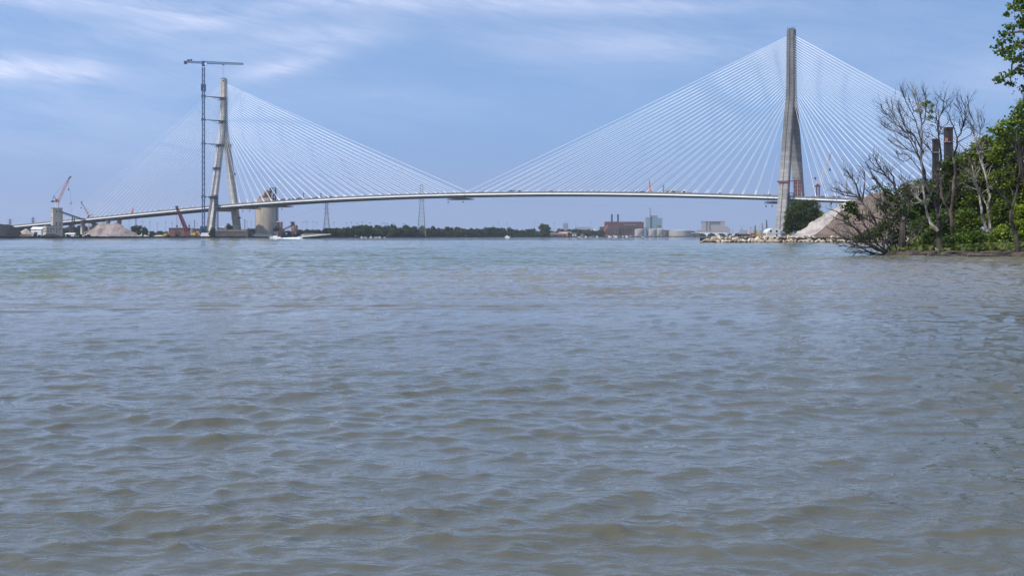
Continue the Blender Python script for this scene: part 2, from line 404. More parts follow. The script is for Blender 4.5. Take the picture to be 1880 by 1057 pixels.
# ---------------------------------------------------------------- air
if HAZE > 0:
    hb = MB().box(-15000, 15000, -400, 15000, -3.0, 330)
    hm = bpy.data.materials.new('haze'); hm.use_nodes = True; n = hm.node_tree; n.nodes.clear()
    out = n.nodes.new('ShaderNodeOutputMaterial'); pv = n.nodes.new('ShaderNodeVolumePrincipled')
    pv.inputs['Color'].default_value = HAZE_COL; pv.inputs['Density'].default_value = HAZE; pv.inputs['Anisotropy'].default_value = .25
    n.links.new(pv.outputs[0], out.inputs['Volume'])
    tag(hb.build('haze', hm), kind='stuff')
# ---------------------------------------------------------------- the river
def water():
    m, nt, b = nodes_of('river_water')
    pos = worldpos(nt); sep = nt.nodes.new('ShaderNodeSeparateXYZ'); nt.links.new(pos, sep.inputs[0])
    big = noise(nt, worldpos(nt, (.004, .02, 1)), 1.0, 4, .6)
    # silt carried along the near bank
    edge = math_(nt, 'ADD', sep.outputs[1], math_(nt, 'MULTIPLY', noise(nt, worldpos(nt, (.022, .05, 1)), 1.0, 6, .65, 1.2), 80))
    edge = math_(nt, 'ADD', edge, math_(nt, 'MULTIPLY', sep.outputs[0], -1.4))
    silt = ramp(nt, edge, 118, 185, 1, 0)
    c = mixc(nt, ramp(nt, big, .35, .7), (.085, .098, .046), (.112, .122, .064))
    c = mixc(nt, math_(nt, 'MULTIPLY', silt, .9), c, mixc(nt, ramp(nt, sep.outputs[1], 18, 85), (.082, .078, .060), (.172, .152, .122)))
    nt.links.new(c, b.inputs['Base Color']); b.inputs['IOR'].default_value = 1.33
    b.inputs['Roughness'].default_value = .02; b.inputs['Specular IOR Level'].default_value = .44
    # ripples finer than the mesh, and wind lanes where the chop is rougher
    r1 = noise(nt, worldpos(nt, (1.5, 2.4, 1)), 1.0, 3, .6, .4)
    r2 = noise(nt, worldpos(nt, (5.5, 8.0, 1)), 1.0, 3, .6, .4)
    r3 = noise(nt, worldpos(nt, (.22, .5, 1)), 1.0, 4, .6, .3)
    lanes = ramp(nt, noise(nt, worldpos(nt, (.006, .05, 1)), 1.0, 4, .65, .5), .35, .65, .12, 1.0)
    r4 = noise(nt, worldpos(nt, (13, 19, 1)), 1.0, 2, .6, .6)
    h = math_(nt, 'ADD', math_(nt, 'ADD', math_(nt, 'MULTIPLY', r1, .16), math_(nt, 'MULTIPLY', r2, .06)), math_(nt, 'MULTIPLY', r4, .016))
    h = math_(nt, 'ADD', h, math_(nt, 'MULTIPLY', r3, .30))
    bump(nt, b, math_(nt, 'MULTIPLY', h, lanes), 1.0, .40)
    return m
def build_water():
    rng = np.random.default_rng(5)
    rows = [4.5]
    while rows[-1] < 900: rows.append(rows[-1]*(1.0046 if rows[-1] < 55 or rows[-1] > 320 else 1.0024))
    nfine = len(rows)
    while rows[-1] < 14500: rows.append(rows[-1]*1.09)
    rows[-1] = 14500
    ys = np.array(rows); nc = 760
    tx = np.tan(np.linspace(-R(27), R(27), nc))
    X = ys[:, None]*tx[None, :]; Y = np.repeat(ys[:, None], nc, 1)
    H = np.zeros_like(X); DX = np.zeros_like(X); DY = np.zeros_like(X)
    dx = ys*(tx[1]-tx[0])*1.15; dy = np.gradient(ys)*.9; res = np.maximum(dx, dy)[:, None]
    fine = (np.arange(len(ys)) < nfine)[:, None]
    fade = np.clip((900-ys)/350, 0, 1)[:, None]*fine
    for i in range(145):
        lam = .22*(2.2/.22)**rng.random() if i < 100 else 3.0*(15/3.0)**rng.random(); k = 2*math.pi/lam
        th = R(-76)+rng.normal()*(.85 if i < 100 else .5)
        kx, ky = k*math.cos(th), k*math.sin(th)
        a = (.0092*lam/(1+.75*lam) if i < 100 else .0040*lam**.85)*rng.uniform(.5, 1.2)
        ph = rng.uniform(0, 6.28)
        w = np.clip((lam/res-2.0)/2.0, 0, 1)*fade
        w = w*(np.interp(ys, [30, 160], [.30, 1.0]) if i >= 100 else np.interp(ys, [35, 95], [1.0, 1.9]))[:, None]
        grp = .55+.45*np.sin(kx*.13*X+ky*.09*Y+ph*2.1+.4*np.sin(.07*X+ph))
        arg = kx*X+ky*Y+ph
        H += w*a*grp*np.cos(arg); s = w*a*grp*np.sin(arg)
        DX -= 1.1*s*math.cos(th); DY -= 1.0*s*math.sin(th)
    V = np.stack([X+DX, Y+DY, H], -1).reshape(-1, 3)
    nr = len(ys); idx = np.arange(nr*nc).reshape(nr, nc)
    q = np.stack([idx[:-1, :-1], idx[:-1, 1:], idx[1:, 1:], idx[1:, :-1]], -1).reshape(-1, 4)
    me = bpy.data.meshes.new('river')
    me.vertices.add(len(V)); me.vertices.foreach_set('co', V.ravel().astype(np.float32))
    me.loops.add(q.size); me.loops.foreach_set('vertex_index', q.ravel().astype(np.int32))
    me.polygons.add(len(q)); me.polygons.foreach_set('loop_start', np.arange(0, q.size, 4, dtype=np.int32))
    me.polygons.foreach_set('loop_total', np.full(len(q), 4, dtype=np.int32))
    me.materials.append(water()); me.update(calc_edges=True); me.shade_smooth()
    o = bpy.data.objects.new('water', me); COL.objects.link(o); tag(o, kind='structure')
build_water()
# ---------------------------------------------------------------- land
SHORE = [(-500, 1300), (0, 1480), (150, 1540), (300, 1830), (420, 1895), (620, 1985), (760, 2250), (900, 2600), (1080, 3300), (1200, 3900), (1450, 4500), (2400, 5200)]
def shore(px): return interp(SHORE, px)
def land(name, pts, z, m, zb=-1.5, wall=None):
    top = MB(); n = len(pts); tp = [Vector((p[0], p[1], z)) for p in pts]
    top.add(tp, [tuple(t) for t in tessellate_polygon([tp])])
    tag(top.build(name, m), kind='structure')
    w = MB()
    for i in range(n):
        a, b = tp[i], tp[(i+1) % n]; w.add([(a.x, a.y, zb), (b.x, b.y, zb), (b.x, b.y, z-.002), (a.x, a.y, z-.002)], [(0, 1, 2, 3)])
    tag(w.build('seawall', wall or M['seawall']), kind='structure')
pts = []
rs = random.Random(3)
for a, b in zip(SHORE, SHORE[1:]):
    for i in range(6):
        px = a[0]+(b[0]-a[0])*i/6; pts.append(G(px, shore(px)+rs.uniform(-4, 4)))
pts += [G(2400, 5200), Vector((9500, 14000, 0)), Vector((-9500, 14000, 0)), Vector((-9500, 1300, 0))]
land('far_shore_ground', pts, 2.0, M['dirt'])
land('near_shore_ground', [G(*q) for q in ((1285, 531), (1420, 528), (1545, 527), (1760, 531), (2700, 545), (2700, 2400), (1500, 2400), (1413, 1800), (1404, 1400), (1396, 900), (1330, 620))], 1.9, M['dirt'], wall=M['earth'])
# wooded bank at the right: height field grown from its shoreline
BANK = [G(*q) for q in ((1760, 545), (1702, 500), (1716, 330), (1700, 232), (1676, 203), (1640, 186), (1622, 180.5), (1626, 177), (1660, 176), (1700, 176.3), (1760, 174.8), (1810, 172), (1880, 168), (1960, 152))]+[Vector(p) for p in ((60, 118, 0), (37, 75, 0), (31, 45, 0), (27, 15, 0), (24, -20, 0), (330, -20, 0), (330, 545, 0))]
def poly_sd(X, Y, poly):
    inside = np.zeros(X.shape, bool); d2 = np.full(X.shape, 1e18)
    n = len(poly)
    for i in range(n):
        ax, ay = poly[i][0], poly[i][1]; bx, by = poly[(i+1) % n][0], poly[(i+1) % n][1]
        c = ((ay > Y) != (by > Y)); t = (Y-ay)/((by-ay) if by != ay else 1e-9)
        inside ^= c & (X < ax+t*(bx-ax))
        ex, ey = bx-ax, by-ay; tt = np.clip(((X-ax)*ex+(Y-ay)*ey)/(ex*ex+ey*ey), 0, 1)
        d2 = np.minimum(d2, (X-ax-tt*ex)**2+(Y-ay-tt*ey)**2)
    return np.where(inside, 1, -1)*np.sqrt(d2)
def bank_h(X, Y):
    X = np.asarray(X, float); Y = np.asarray(Y, float)
    sd = poly_sd(X, Y, BANK)
    n = .35*np.sin(X*.55+1.3*np.sin(Y*.21))+.3*np.sin(Y*.47+X*.13)+.2*np.sin(X*1.7+Y*1.1)
    sd = sd+n*.9
    z = np.where(sd < 0, sd*.5, np.interp(sd, [0, .35, 1.2, 5, 14, 40, 120], [-.05, .42, .62, 1.0, 1.6, 2.1, 2.3]))
    return z+np.where(sd > .5, .10*n+.05*np.sin(X*4.1+Y*3.3), .04*n)
gx = np.concatenate([np.arange(20, 110, .8), np.arange(110, 332, 4.5)]); gy = np.concatenate([np.arange(-20, 150, 3.0), np.arange(150, 215, .7), np.arange(215, 546, 4)])
GX, GY = np.meshgrid(gx, gy); GZ = bank_h(GX, GY)
b_ = MB(); b_.v = [tuple(v) for v in np.stack([GX, GY, GZ], -1).reshape(-1, 3)]
nx = len(gx)
for j in range(len(gy)-1):
    for i in range(nx-1):
        if max(GZ[j, i], GZ[j+1, i], GZ[j, i+1], GZ[j+1, i+1]) > -.5: b_.f.append((j*nx+i, j*nx+i+1, (j+1)*nx+i+1, (j+1)*nx+i))
tag(b_.build('river_bank_ground', M['earth'], smooth=True), kind='structure')
def on_bank(px, D): p = G(px, D); p.z = float(bank_h(p.x, p.y)); return p
# ================================================================ the cable-stayed bridge
C0 = Vector((-405.5, 1999)); R0 = Vector((298.6, 1518))
U = (R0-C0); SPAN = U.length; U.normalize(); N = Vector((-U.y, U.x))
def elev(s):
    d = s-SPAN/2
    if abs(d) <= SPAN/2: return 54.6-5.87e-5*d*d
    e = 54.6-5.87e-5*(SPAN/2)**2; x = abs(d)-SPAN/2
    return e-.0535*x-1.1e-5*x*x if d < 0 else e-.052*x
def bend(s):                       # the land approach swings towards the viewer
    return -0.00018*(max(0, -s-250))**2
def B(s, t, z):
    p = C0+U*s+N*(t+bend(s)); return Vector((p.x, p.y, z))
def s_at(px, t=0):
    k = (px-CX)/F; a = C0+N*t
    return (k*a.y-a.x)/(U.x-k*U.y)
bridge = thing('cable_stayed_bridge', 'long white cable-stayed bridge with two tall grey concrete towers across the river', 'bridge', B(0, 0, 2))
HW = 18.6
SS = [x for x in np.arange(-760, SPAN+420, 8.0)]
def strip(name, prof, m, parent=bridge, ss=SS, close=True):
    """cross-section prof [(t, dz)] swept along the roadway line"""
    mb = MB(); n = len(prof)
    for s in ss:
        for t, dz in prof: mb.v.append(tuple(B(s, t, elev(s)+dz)))
    for i in range(len(ss)-1):
        for j in range(n if close else n-1):
            k = (j+1) % n; mb.f.append((i*n+j, i*n+k, (i+1)*n+k, (i+1)*n+j))
    mb.f.append(tuple(range(n))); mb.f.append(tuple((len(ss)-1)*n+j for j in range(n-1, -1, -1)))
    return mb.build(name, m, parent)
def rect(t0, t1, z0, z1): return [(t0, z0), (t1, z0), (t1, z1), (t0, z1)]
deck = strip('deck', rect(-HW+.9, HW-.9, -.45, 0), M['parapet'])
for sg in (-1, 1):
    a, b = sorted((sg*HW, sg*(HW-.85)))
    strip('edge_girder', [(a, -2.15), (b, -2.15), (b, -.85), (a, -.85)], M['fascia'], deck)
    c_, d_ = sorted((sg*(HW-1.0), sg*(HW-1.9)))
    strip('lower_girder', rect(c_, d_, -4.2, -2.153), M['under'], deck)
    a, b = sorted((sg*(HW-.15), sg*(HW-.75)))
    strip('parapet', rect(a, b, -.84, 1.2), M['parapet'], deck)
fb = MB()
for s in np.arange(-756, SPAN+416, 5.2):
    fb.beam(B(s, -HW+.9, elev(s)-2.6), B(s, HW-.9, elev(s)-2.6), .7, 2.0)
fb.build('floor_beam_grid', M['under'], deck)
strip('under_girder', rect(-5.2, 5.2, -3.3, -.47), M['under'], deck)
ap = [s for s in SS if s < -335]
strip('haunch', rect(-15, 15, -4.6, -4.21), M['under'], deck, ap)
strip('ramp_barrier', rect(HW-3.2, HW-2.8, .02, 3.6), M['fascia'], deck, [s for s in SS if s < -405])
# ---------------- towers
INN = [(3, 24.5), (50, 17.0), (80, 12.2), (110, 7.4), (131, 3.9), (138, 2.0), (144, .3), (148, 0), (230, 0)]
OUT = [(3, 31), (50, 22.9), (80, 17.9), (110, 12.9), (131, 9.2), (140, 7.2), (147, 5.8), (154, 4.9), (162, 4.25), (175, 3.9), (222, 3.6)]
AA = [(3, 11), (80, 10.5), (140, 9.6), (165, 9.0), (222, 8.2)]
TOP = 222.5
def leg_mesh(s0, sg, z0, z1):
    mb = MB(); zs = [z for z in np.arange(z0, z1, 3.5)]+[z1]; n = 0
    for z in zs:
        a = interp(AA, z)/2; i = interp(INN, z); o = interp(OUT, z); g = .55; gd = .9; c = .8
        i += .003
        prof = [(-a+.1, i), (a-.1, i), (a, i+c*.2), (a, o-c), (a-c, o), (g, o), (g, o-gd), (-g, o-gd), (-g, o), (-a+c, o), (-a, o-c), (-a, i+c*.2)]
        n = len(prof)
        for x, t in prof: mb.v.append(tuple(B(s0+x, sg*t, z)))
    for k in range(len(zs)-1):
        for j in range(n):
            q = (j+1) % n; f = (k*n+j, k*n+q, (k+1)*n+q, (k+1)*n+j)
            mb.f.append(f if sg > 0 else f[::-1])
    ft = tuple((len(zs)-1)*n+j for j in range(n)); fbm = tuple(range(n-1, -1, -1))
    mb.f += [ft, fbm] if sg > 0 else [ft[::-1], fbm[::-1]]
    return mb
def collar(mb, s0, sg, z, h=3.2, full=True):
    a = interp(AA, z)/2; i = interp(INN, z); o = interp(OUT, z); e = 1.0
    t0, t1 = (i-.6, o+e) if full else (o-3.2, o+e)
    for (x0, x1, ta, tb) in ((-a-e, a+e, o+.05, t1), (-a-e, -a-.05, t0, o+.05), (a+.05, a+e, t0, o+.05)):
        for zz, hh in ((z, .5), (z+h-.5, .5)):
            mb.obox(B(s0+(x0+x1)/2, sg*(ta+tb)/2, 0), (U.x, U.y, 0), (N.x, N.y, 0), (x1-x0)/2, (tb-ta)/2, zz, zz+hh)
        for q in np.linspace(x0, x1, 5): mb.beam(B(s0+q, sg*(ta+tb)/2, z), B(s0+q, sg*(ta+tb)/2, z+h), .35)
    mb.obox(B(s0, sg*(o+.55), 0), (U.x, U.y, 0), (N.x, N.y, 0), a*.85, .3, z+.5, z+h-.5)
for s0, key, lab in ((0, 'conc_l', 'warm grey tower'), (SPAN, 'conc_r', 'stained grey tower')):
    mb = MB(); mb.obox(B(s0, 0, 0), (U.x, U.y, 0), (N.x, N.y, 0), 2.8, interp(INN, 36)+.5, 36.6, 40.2)
    tw = mb.build('tower', M[key], bridge); tw['label'] = lab
    for sg in (-1, 1):
        leg_mesh(s0, sg, 2.0, TOP).build('tower_leg', M[key], tw)
        c = MB(); c.obox(B(s0, sg*27.6, 0), (U.x, U.y, 0), (N.x, N.y, 0), 9, 6.5, 1.0, 4.2); c.build('pile_cap', M[key], tw)
    cap = MB()
    cap.obox(B(s0, 0, 0), (U.x, U.y, 0), (N.x, N.y, 0), 2.4, 2.0, TOP+.003, TOP+1.0)
    for x, t in ((-3, -2.4), (3, 2.4), (3, -2.4), (-1, 2.6)): cap.beam(B(s0+x, t, TOP), B(s0+x, t, TOP+3.5), .3)
    for t in (-2.6, 2.6): cap.beam(B(s0-3.4, t, TOP+1.5), B(s0+3.4, t, TOP+1.5), .25)
    cap.build('roof_platform', M['dark'], tw)
    # anchor ladder: the dark cable outlets up the river-side faces
    for sg in (-1, 1):
        an = MB(); row = []
        for z in np.arange(140, 218, 2.9):
            a = interp(AA, z)/2; w = .62*interp(OUT, z)
            for dz, q in ((0, .02), (.25, .75), (1.3, .5), (1.7, .02)): row.append([B(s0+sg*(a+q), t, z+dz) for t in (-w, w)]+[B(s0+sg*(a-.3), w, z+dz), B(s0+sg*(a-.3), -w, z+dz)])
        for r_ in row: an.v += [tuple(p) for p in r_]
        for i in range(len(row)-1):
            for j in range(4): k2 = (j+1) % 4; an.f.append((i*4+j, i*4+k2, i*4+4+k2, i*4+4+j))
        an.build('cable_outlet_ladder', M['grey'], tw)
    if s0 == 0:
        for z, sg in ((193.5, -1), (160.8, -1), (127.5, -1), (54.5, -1), (95, -1), (128, 1), (88, 1), (46, 1), (27, 1)):
            c = MB(); collar(c, s0, sg, z, 3.4 if z > 50 else 2.4, z not in (95, 88)); c.build('climbing_collar', M['navy'], tw)
# ---------------- stays
NC = 27
stuff = MB(); k = 0
for tower in (0, 1):
    for main in (1, 0):
        for i in range(1, NC+1):
            d = (20+i*14.85) if main else (24+i*11.1)
            sg = (1 if main else -1)*(1 if tower == 0 else -1)
            s0 = 0 if tower == 0 else SPAN
            za = 139+(i/NC)**.93*76.5; a = interp(AA, za)/2
            for t in (-1, 1):
                top = B(s0+sg*(a+.2), t*.45*interp(OUT, za), za); sd = s0+sg*d
                low = B(sd, t*(HW-1.4), elev(sd)+.3)
                dirv = (top-low).normalized(); an = low+dirv*(6.5 if main else 5)
                r = .10 if tower == 0 and not main else .16
                mb = stuff if (t > 0 or (tower == 0 and not main and i <= 8)) else MB()
                mid = (an+top)/2; mid.z -= (top-an).length*.0022
                mb.tube([low, an], [.42, .36], 6); mb.tube([an, mid, top], [r]*3, 5, False)
                if mb is not stuff: mb.build('stay_cable', M['cable'], bridge); k += 1
tag(stuff.build('far_side_stay_fan', M['cable'], bridge), kind='stuff')
# ---------------- piers of the land approach
for s in (-232, -290, -342, -396, -455, -520, -600):
    mb = MB(); z = elev(s)-3.0
    mb.obox(B(s, 0, 0), (U.x, U.y, 0), (N.x, N.y, 0), 1.6, 14.5, z-2.2, z)
    pr = mb.build('pier', M['pier'], bridge)
    for t in (-10.5, 10.5):
        c = MB(); c.obox(B(s, t, 0), (U.x, U.y, 0), (N.x, N.y, 0), 1.9, 2.6, 1, z-2.2); c.build('pier_column', M['pier'], pr)
for s in (SPAN+250, SPAN+330):
    mb = MB(); z = elev(s)-3.0
    mb.obox(B(s, 0, 0), (U.x, U.y, 0), (N.x, N.y, 0), 1.6, 14.5, z-2.2, z)
    pr = mb.build('pier', M['pier'], bridge)
    for t in (-10.5, 10.5):
        c = MB(); c.obox(B(s, t, 0), (U.x, U.y, 0), (N.x, N.y, 0), 1.9, 2.6, 1, z-2.2); c.build('pier_column', M['pier'], pr)
# ---------------- things fixed to or standing on the bridge
def platform(px0, px1, label, t0=-23, t1=-3, dz=-6.6):
    px1 = max(px0+16, px1-15)
    s0, s1 = s_at(px0, t0), s_at(px1, t0); sm = (s0+s1)/2
    z = elev(sm)+dz; o = B(sm, 0, z); th = thing('travelling_platform', label, 'work platform', o, 'work platforms hung under the bridge deck')
    a = MB()
    for t in np.linspace(t0, t1, 7): a.lattice(B(s0, t, z), B(s1, t, z), 1.7, max(4, int((s1-s0)/3)), .13, up=(0, 0, 1))
    a.build('truss', M['dark'], th)
    a = MB()
    for s in np.linspace(s0, s1, 9): a.beam(B(s, t0-1, z-1.1), B(s, t1, z-1.1), 1.3, .25)
    a.build('floor_plank', M['dark'], th)
    for s in (s0+1.5, s1-1.5):
        a = MB(); a.beam(B(s, t0+4.4, z+.8), B(s, t0+4.4, elev(s)-.4), .35); a.build('hanger', M['dark'], th)
        a = MB(); a.beam(B(s, t0, z-1), B(s, t0, z-3.4), .12); a.lathe(B(s, t0, 0), [(.05, z-3.2), (.8, z-3.6), (.8, z-4.6), (.1, z-5)], 8); a.build('counterweight', M['dark'], th)
platform(444, 466, 'dark truss work platform hung under the deck beside the left tower')
platform(476, 534, 'long dark truss work platform under the deck in front of the silo')
platform(821, 867, 'dark truss work platform hung under the middle of the bridge')
platform(1404, 1428, 'dark work platform hung under the deck left of the right tower')
rr = random.Random(11)
def deck_at(px, t=-13): s = s_at(px, t); return B(s, t, elev(s)+.004), s
AX = (U.x, U.y, 0); AY = (N.x, N.y, 0)
def truck(px, label, body='dark', L=9.0):
    p, s = deck_at(px); sl = elev(s+1)-elev(s)
    th = thing('deck_truck', label, 'truck', p, 'trucks parked on the bridge deck')
    a = MB(); a.obox(p+Vector(AX)*-.8, AX, AY, L*.36, 1.2, p.z+.9, p.z+3.2); a.build('cargo_box', M[body], th)
    a = MB(); a.obox(p+Vector(AX)*(L*.40), AX, AY, L*.1, 1.15, p.z+.7, p.z+2.7, .9); a.build('cab', M['whitep' if body == 'dark' else 'dark'], th)
    for dx in (-L*.3, -L*.12, L*.38):
        a = MB(); c = p+Vector(AX)*dx
        a.tube([c-Vector(AY)*1.25+Vector((0, 0, .5)), c+Vector(AY)*1.25+Vector((0, 0, .5))], .5, 10); a.build('wheel_pair', M['dark'], th)
for px, lab, b in ((522, 'dark truck on the deck just right of the silo', 'dark'), (552, 'dark truck on the deck left of the first upright post', 'dark'), (577, 'dark truck on the deck between two upright posts', 'grey'),
                   (603, 'grey truck on the deck right of the second upright post', 'grey'), (935, 'blue truck on the deck right of midspan, leftmost of a pair', 'bluep'), (948, 'blue-grey truck on the deck right of midspan, rightmost of a pair', 'bluegrey'),
                   (1249, 'long grey tanker truck on the deck right of the grey upright post', 'grey'), (1231, 'brown flatbed truck beside the grey upright post on the deck', 'rust')):
    truck(px, lab, b, 11)
def stack(px, label, m, L=6, h=2.0, n=3):
    p, s = deck_at(px, rr.uniform(-15, -9)); a = MB()
    for i in range(n):
        q = p+Vector(AX)*(L*(i-(n-1)/2)/n); a.obox(q, AX, AY, L/n*.42, rr.uniform(.8, 1.4), p.z, p.z+h*rr.uniform(.6, 1.1), .92)
        a.obox(q, AX, AY, L/n*.3, 1.5, p.z+h*1.1, p.z+h*1.1+.2)
    one('material_stack', a, M[m], label, 'material stack', p, 'material stacked on the bridge deck')
for i, (px, m, L, h) in enumerate(((440, 'tan', 12, 1.8), (449, 'rust', 9, 1.6), (466, 'dark', 8, 1.6), (505, 'tan', 10, 2.2), (512, 'dark', 6, 1.7), (531, 'dark', 7, 2.2), (541, 'dark', 9, 2.2), (566, 'dark', 9, 2.0),
        (571, 'grey', 6, 1.8), (594, 'orange', 9, 2.4), (612, 'grey', 9, 1.6), (640, 'grey', 4, 1.2), (700, 'grey', 4, 1.2), (800, 'dark', 5, 1.5), (1002, 'rust', 8, 2.2), (1010, 'dark', 6, 1.8), (1100, 'grey', 5, 1.3), (1180, 'dark', 9, 1.7), (1272, 'dark', 7, 1.4), (1497, 'rust', 9, 1.5), (1510, 'bluep', 3, 2.0), (1517, 'orange', 3, 2.2), (1538, 'dark', 6, 1.6), (1408, 'brickbrown', 9, 1.5), (345, 'dark', 5, 1.4), (353, 'grey', 5, 1.2), (366, 'grey', 7, 1.3))):
    col = {'tan': 'tan', 'rust': 'rust coloured', 'dark': 'dark', 'grey': 'grey', 'orange': 'orange', 'bluep': 'blue', 'brickbrown': 'brown'}[m]
    if px < 420: where = 'deck left of the left tower'
    elif px < 470: where = 'deck just right of the left tower'
    elif px < 550: where = 'deck in front of the silo'
    elif px < 620: where = 'deck by the two upright posts'
    elif px < 860: where = 'deck left of midspan'
    elif px < 1200: where = 'deck right of midspan'
    elif px < 1430: where = 'deck left of the right tower'
    else: where = 'deck right of the right tower'
    stack(px, '%s construction material stacked on the %s' % (col, where), m, L, h, 3 if L > 5 else 2)
for i in range(46):
    px = rr.choice((rr.uniform(515, 830), rr.uniform(880, 1410), rr.uniform(150, 380), rr.uniform(1480, 1545))); m = rr.choice(('dark', 'grey', 'dark', 'tan'))
    where = 'left of the left tower' if px < 400 else 'in front of the tree belt' if px < 860 else 'right of midspan' if px < 1430 else 'right of the right tower'
    stack(px, 'small heap of %s site material on the deck %s' % ({'dark': 'dark', 'grey': 'grey', 'tan': 'tan'}[m], where), m, rr.uniform(2.5, 6), rr.uniform(1.2, 2.0), 2)
def post(px, label, h=8.5):
    p, s = deck_at(px, -16); a = MB(); a.obox(p, AX, AY, .55, .55, p.z, p.z+h); th = thing('deck_post', label, 'post', p, 'upright posts on the bridge deck')
    a.build('shaft', M['galv'], th); a = MB(); a.obox(p, AX, AY, 1.0, 1.0, p.z, p.z+.5); a.build('base_plate', M['galv'], th)
    a = MB(); a.obox(p, AX, AY, .8, .8, p.z+h+.003, p.z+h+.5); a.build('post_cap', M['dark'], th)
post(557, 'left of two grey upright posts on the left half of the deck'); post(589, 'right of two grey upright posts on the left half of the deck', 6.5); post(1218, 'grey upright post on the deck right of the orange boom')
def excavator(px, label, m, reach=9, lean=.4, t=-12):
    p, s = deck_at(px, t); th = thing('mobile_lift', label, 'boom lift', p); x = Vector(AX)
    a = MB(); a.obox(p, AX, AY, 2.4, 1.3, p.z, p.z+1.0); a.build('track_base', M['dark'], th)
    a = MB(); a.obox(p, AX, AY, 2.0, 1.3, p.z+1.0, p.z+2.9, .85); a.build('cab', M[m], th)
    q = p+Vector((0, 0, 2.6)); r = q+x*reach*lean+Vector((0, 0, reach)); a = MB(); a.beam(q, r, 1.5, 1.0); a.beam(r, r+x*-1.5*lean+Vector((0, 0, .8)), 1.1); a.build('boom', M[m], th)
excavator(1194, 'orange boom lift standing upright on the deck in front of the right half', 'orange', 12, -.12)
excavator(242, 'orange boom lift raised on the deck of the left approach', 'orange', 6, .5)
# ---------------- blue tower crane tied to the left tower
TD = 1974.0
cb = G(373.5, TD, 2.0); zt = P(0, 124, TD).z
crane = thing('tower_crane', 'tall dark blue tower crane with flat jib tied to the left bridge tower', 'crane', cb)
a = MB(); a.lattice(cb, (cb.x, cb.y, zt), 3.2, 62, .27); a.build('mast', M['blue'], crane)
a = MB(); zc0, zc1 = P(0, 168, TD).z, P(0, 155, TD).z
a.lattice((cb.x, cb.y, zc0), (cb.x, cb.y, zc1), 5.0, 4, .38); a.build('climbing_frame', M['blue'], crane)
jz = P(0, 116, TD).z
root = Vector((cb.x, cb.y, jz)); tip = P(448.5, 119.0, TD); tail = P(337, 113.2, TD); tip.y -= 8; tail.y += 4
a = MB(); a.lattice(root+Vector((1.5, 0, .5)), tip, 3.0, 20, .26, 2.0, up=(0, 1, 0)); a.build('jib', M['blue'], crane)
a = MB(); a.lattice(root-Vector((1.5, 0, -.5)), tail, 2.2, 8, .28); a.build('counter_jib', M['blue'], crane)
a = MB(); a.box(tail.x, tail.x+3.6, tail.y-1.5, tail.y+1.5, tail.z-3.2, tail.z+.3); a.box(tail.x+4.4, tail.x+8, tail.y-1.2, tail.y+1.2, tail.z+1.2, tail.z+3.2); a.box(tail.x+9, tail.x+11, tail.y-1, tail.y+1, tail.z+1.3, tail.z+3.8); a.build('counterweight', M['dark'], crane)
a = MB(); a.cyl(cb, 2.4, jz-4.4, jz-2.0, 14); a.box(cb.x-2.2, cb.x+2.2, cb.y-2, cb.y+2, jz-2, jz+2.6); a.build('slewing_unit', M['blue'], crane)
a = MB(); a.box(cb.x+2.4, cb.x+4.8, cb.y-3.6, cb.y-1.4, jz-3.0, jz-.3); a.build('cab', M['whitep'], crane)
hx = P(411, 0, TD).x; a = MB(); fr = (hx-root.x)/(tip.x-root.x); hz = root.z+(tip.z-root.z)*fr-1.2; hy = root.y+(tip.y-root.y)*fr
for dx in (-.7, .7): a.beam((hx+dx, hy, hz), (hx+dx, hy, hz-22), .16)
a.box(hx-1.4, hx+1.4, hy-1, hy+1, hz-.9, hz); a.box(hx-.9, hx+.9, hy-.5, hy+.5, hz-24, hz-22); a.build('hoist_trolley', M['dark'], crane)
for py in (177, 220, 264, 361.5):
    z = P(0, py, TD).z; o = interp(OUT, z); q = B(-interp(AA, z)/2, -o-.6, z); q2 = B(interp(AA, z)/2, -o-.6, z)
    a = MB(); a.beam((cb.x+1.8, cb.y-1.2, z), q, .8); a.beam((cb.x+1.8, cb.y+1.4, z), q2, .8); a.beam((cb.x+1.8, cb.y-1.2, z), (q+q2)/2, .5)
    if py < 300:
        w = q.copy(); w.z -= 4.2; m_ = Vector((cb.x, cb.y, z)).lerp(q, .55); a.beam(w, m_, .35)
    a.lattice((cb.x, cb.y, z-1.6), (cb.x, cb.y, z+1.6), 4.3, 1, .3); a.build('tie_frame', M['navy'], crane)
a = MB(); a.box(cb.x-4.5, cb.x+4.5, cb.y-4.5, cb.y+4.5, 1.5, 3.2); a.lattice((cb.x, cb.y, 3.2), (cb.x, cb.y, 16), 6.5, 4, .5); a.build('base_frame', M['blue'], crane)
# scaffold stair against the near leg of the left tower
sc0 = B(12.5, -26.5, 2); st = thing('stair_tower', 'dark scaffold stair tower beside the near leg of the left tower', 'scaffold', sc0)
a = MB(); a.lattice(sc0, sc0+Vector((0, 0, 46)), 4.6, 16, .22); a.build('scaffold_frame', M['navy'], st)
a = MB()
for i in range(15): a.beam(sc0+Vector((-2, 0, i*3)), sc0+Vector((2, 0, i*3+3)), .9, .3)
a.build('stair_flight', M['navy'], st)
sc1 = B(8, -22, elev(8)+.01); st = thing('stair_tower', 'dark scaffold tower on the deck against the near leg of the left tower', 'scaffold', sc1)
a = MB(); a.lattice(sc1, sc1+Vector((-1, 0, 15)), 4.6, 5, .22); a.build('scaffold_frame', M['navy'], st)
a = MB()
for i in range(4): a.box(sc1.x-3.4, sc1.x+3.2, sc1.y-2.6, sc1.y+2.6, sc1.z+2+i*3.7, sc1.z+2.3+i*3.7)
a.build('work_floor', M['navy'], st)
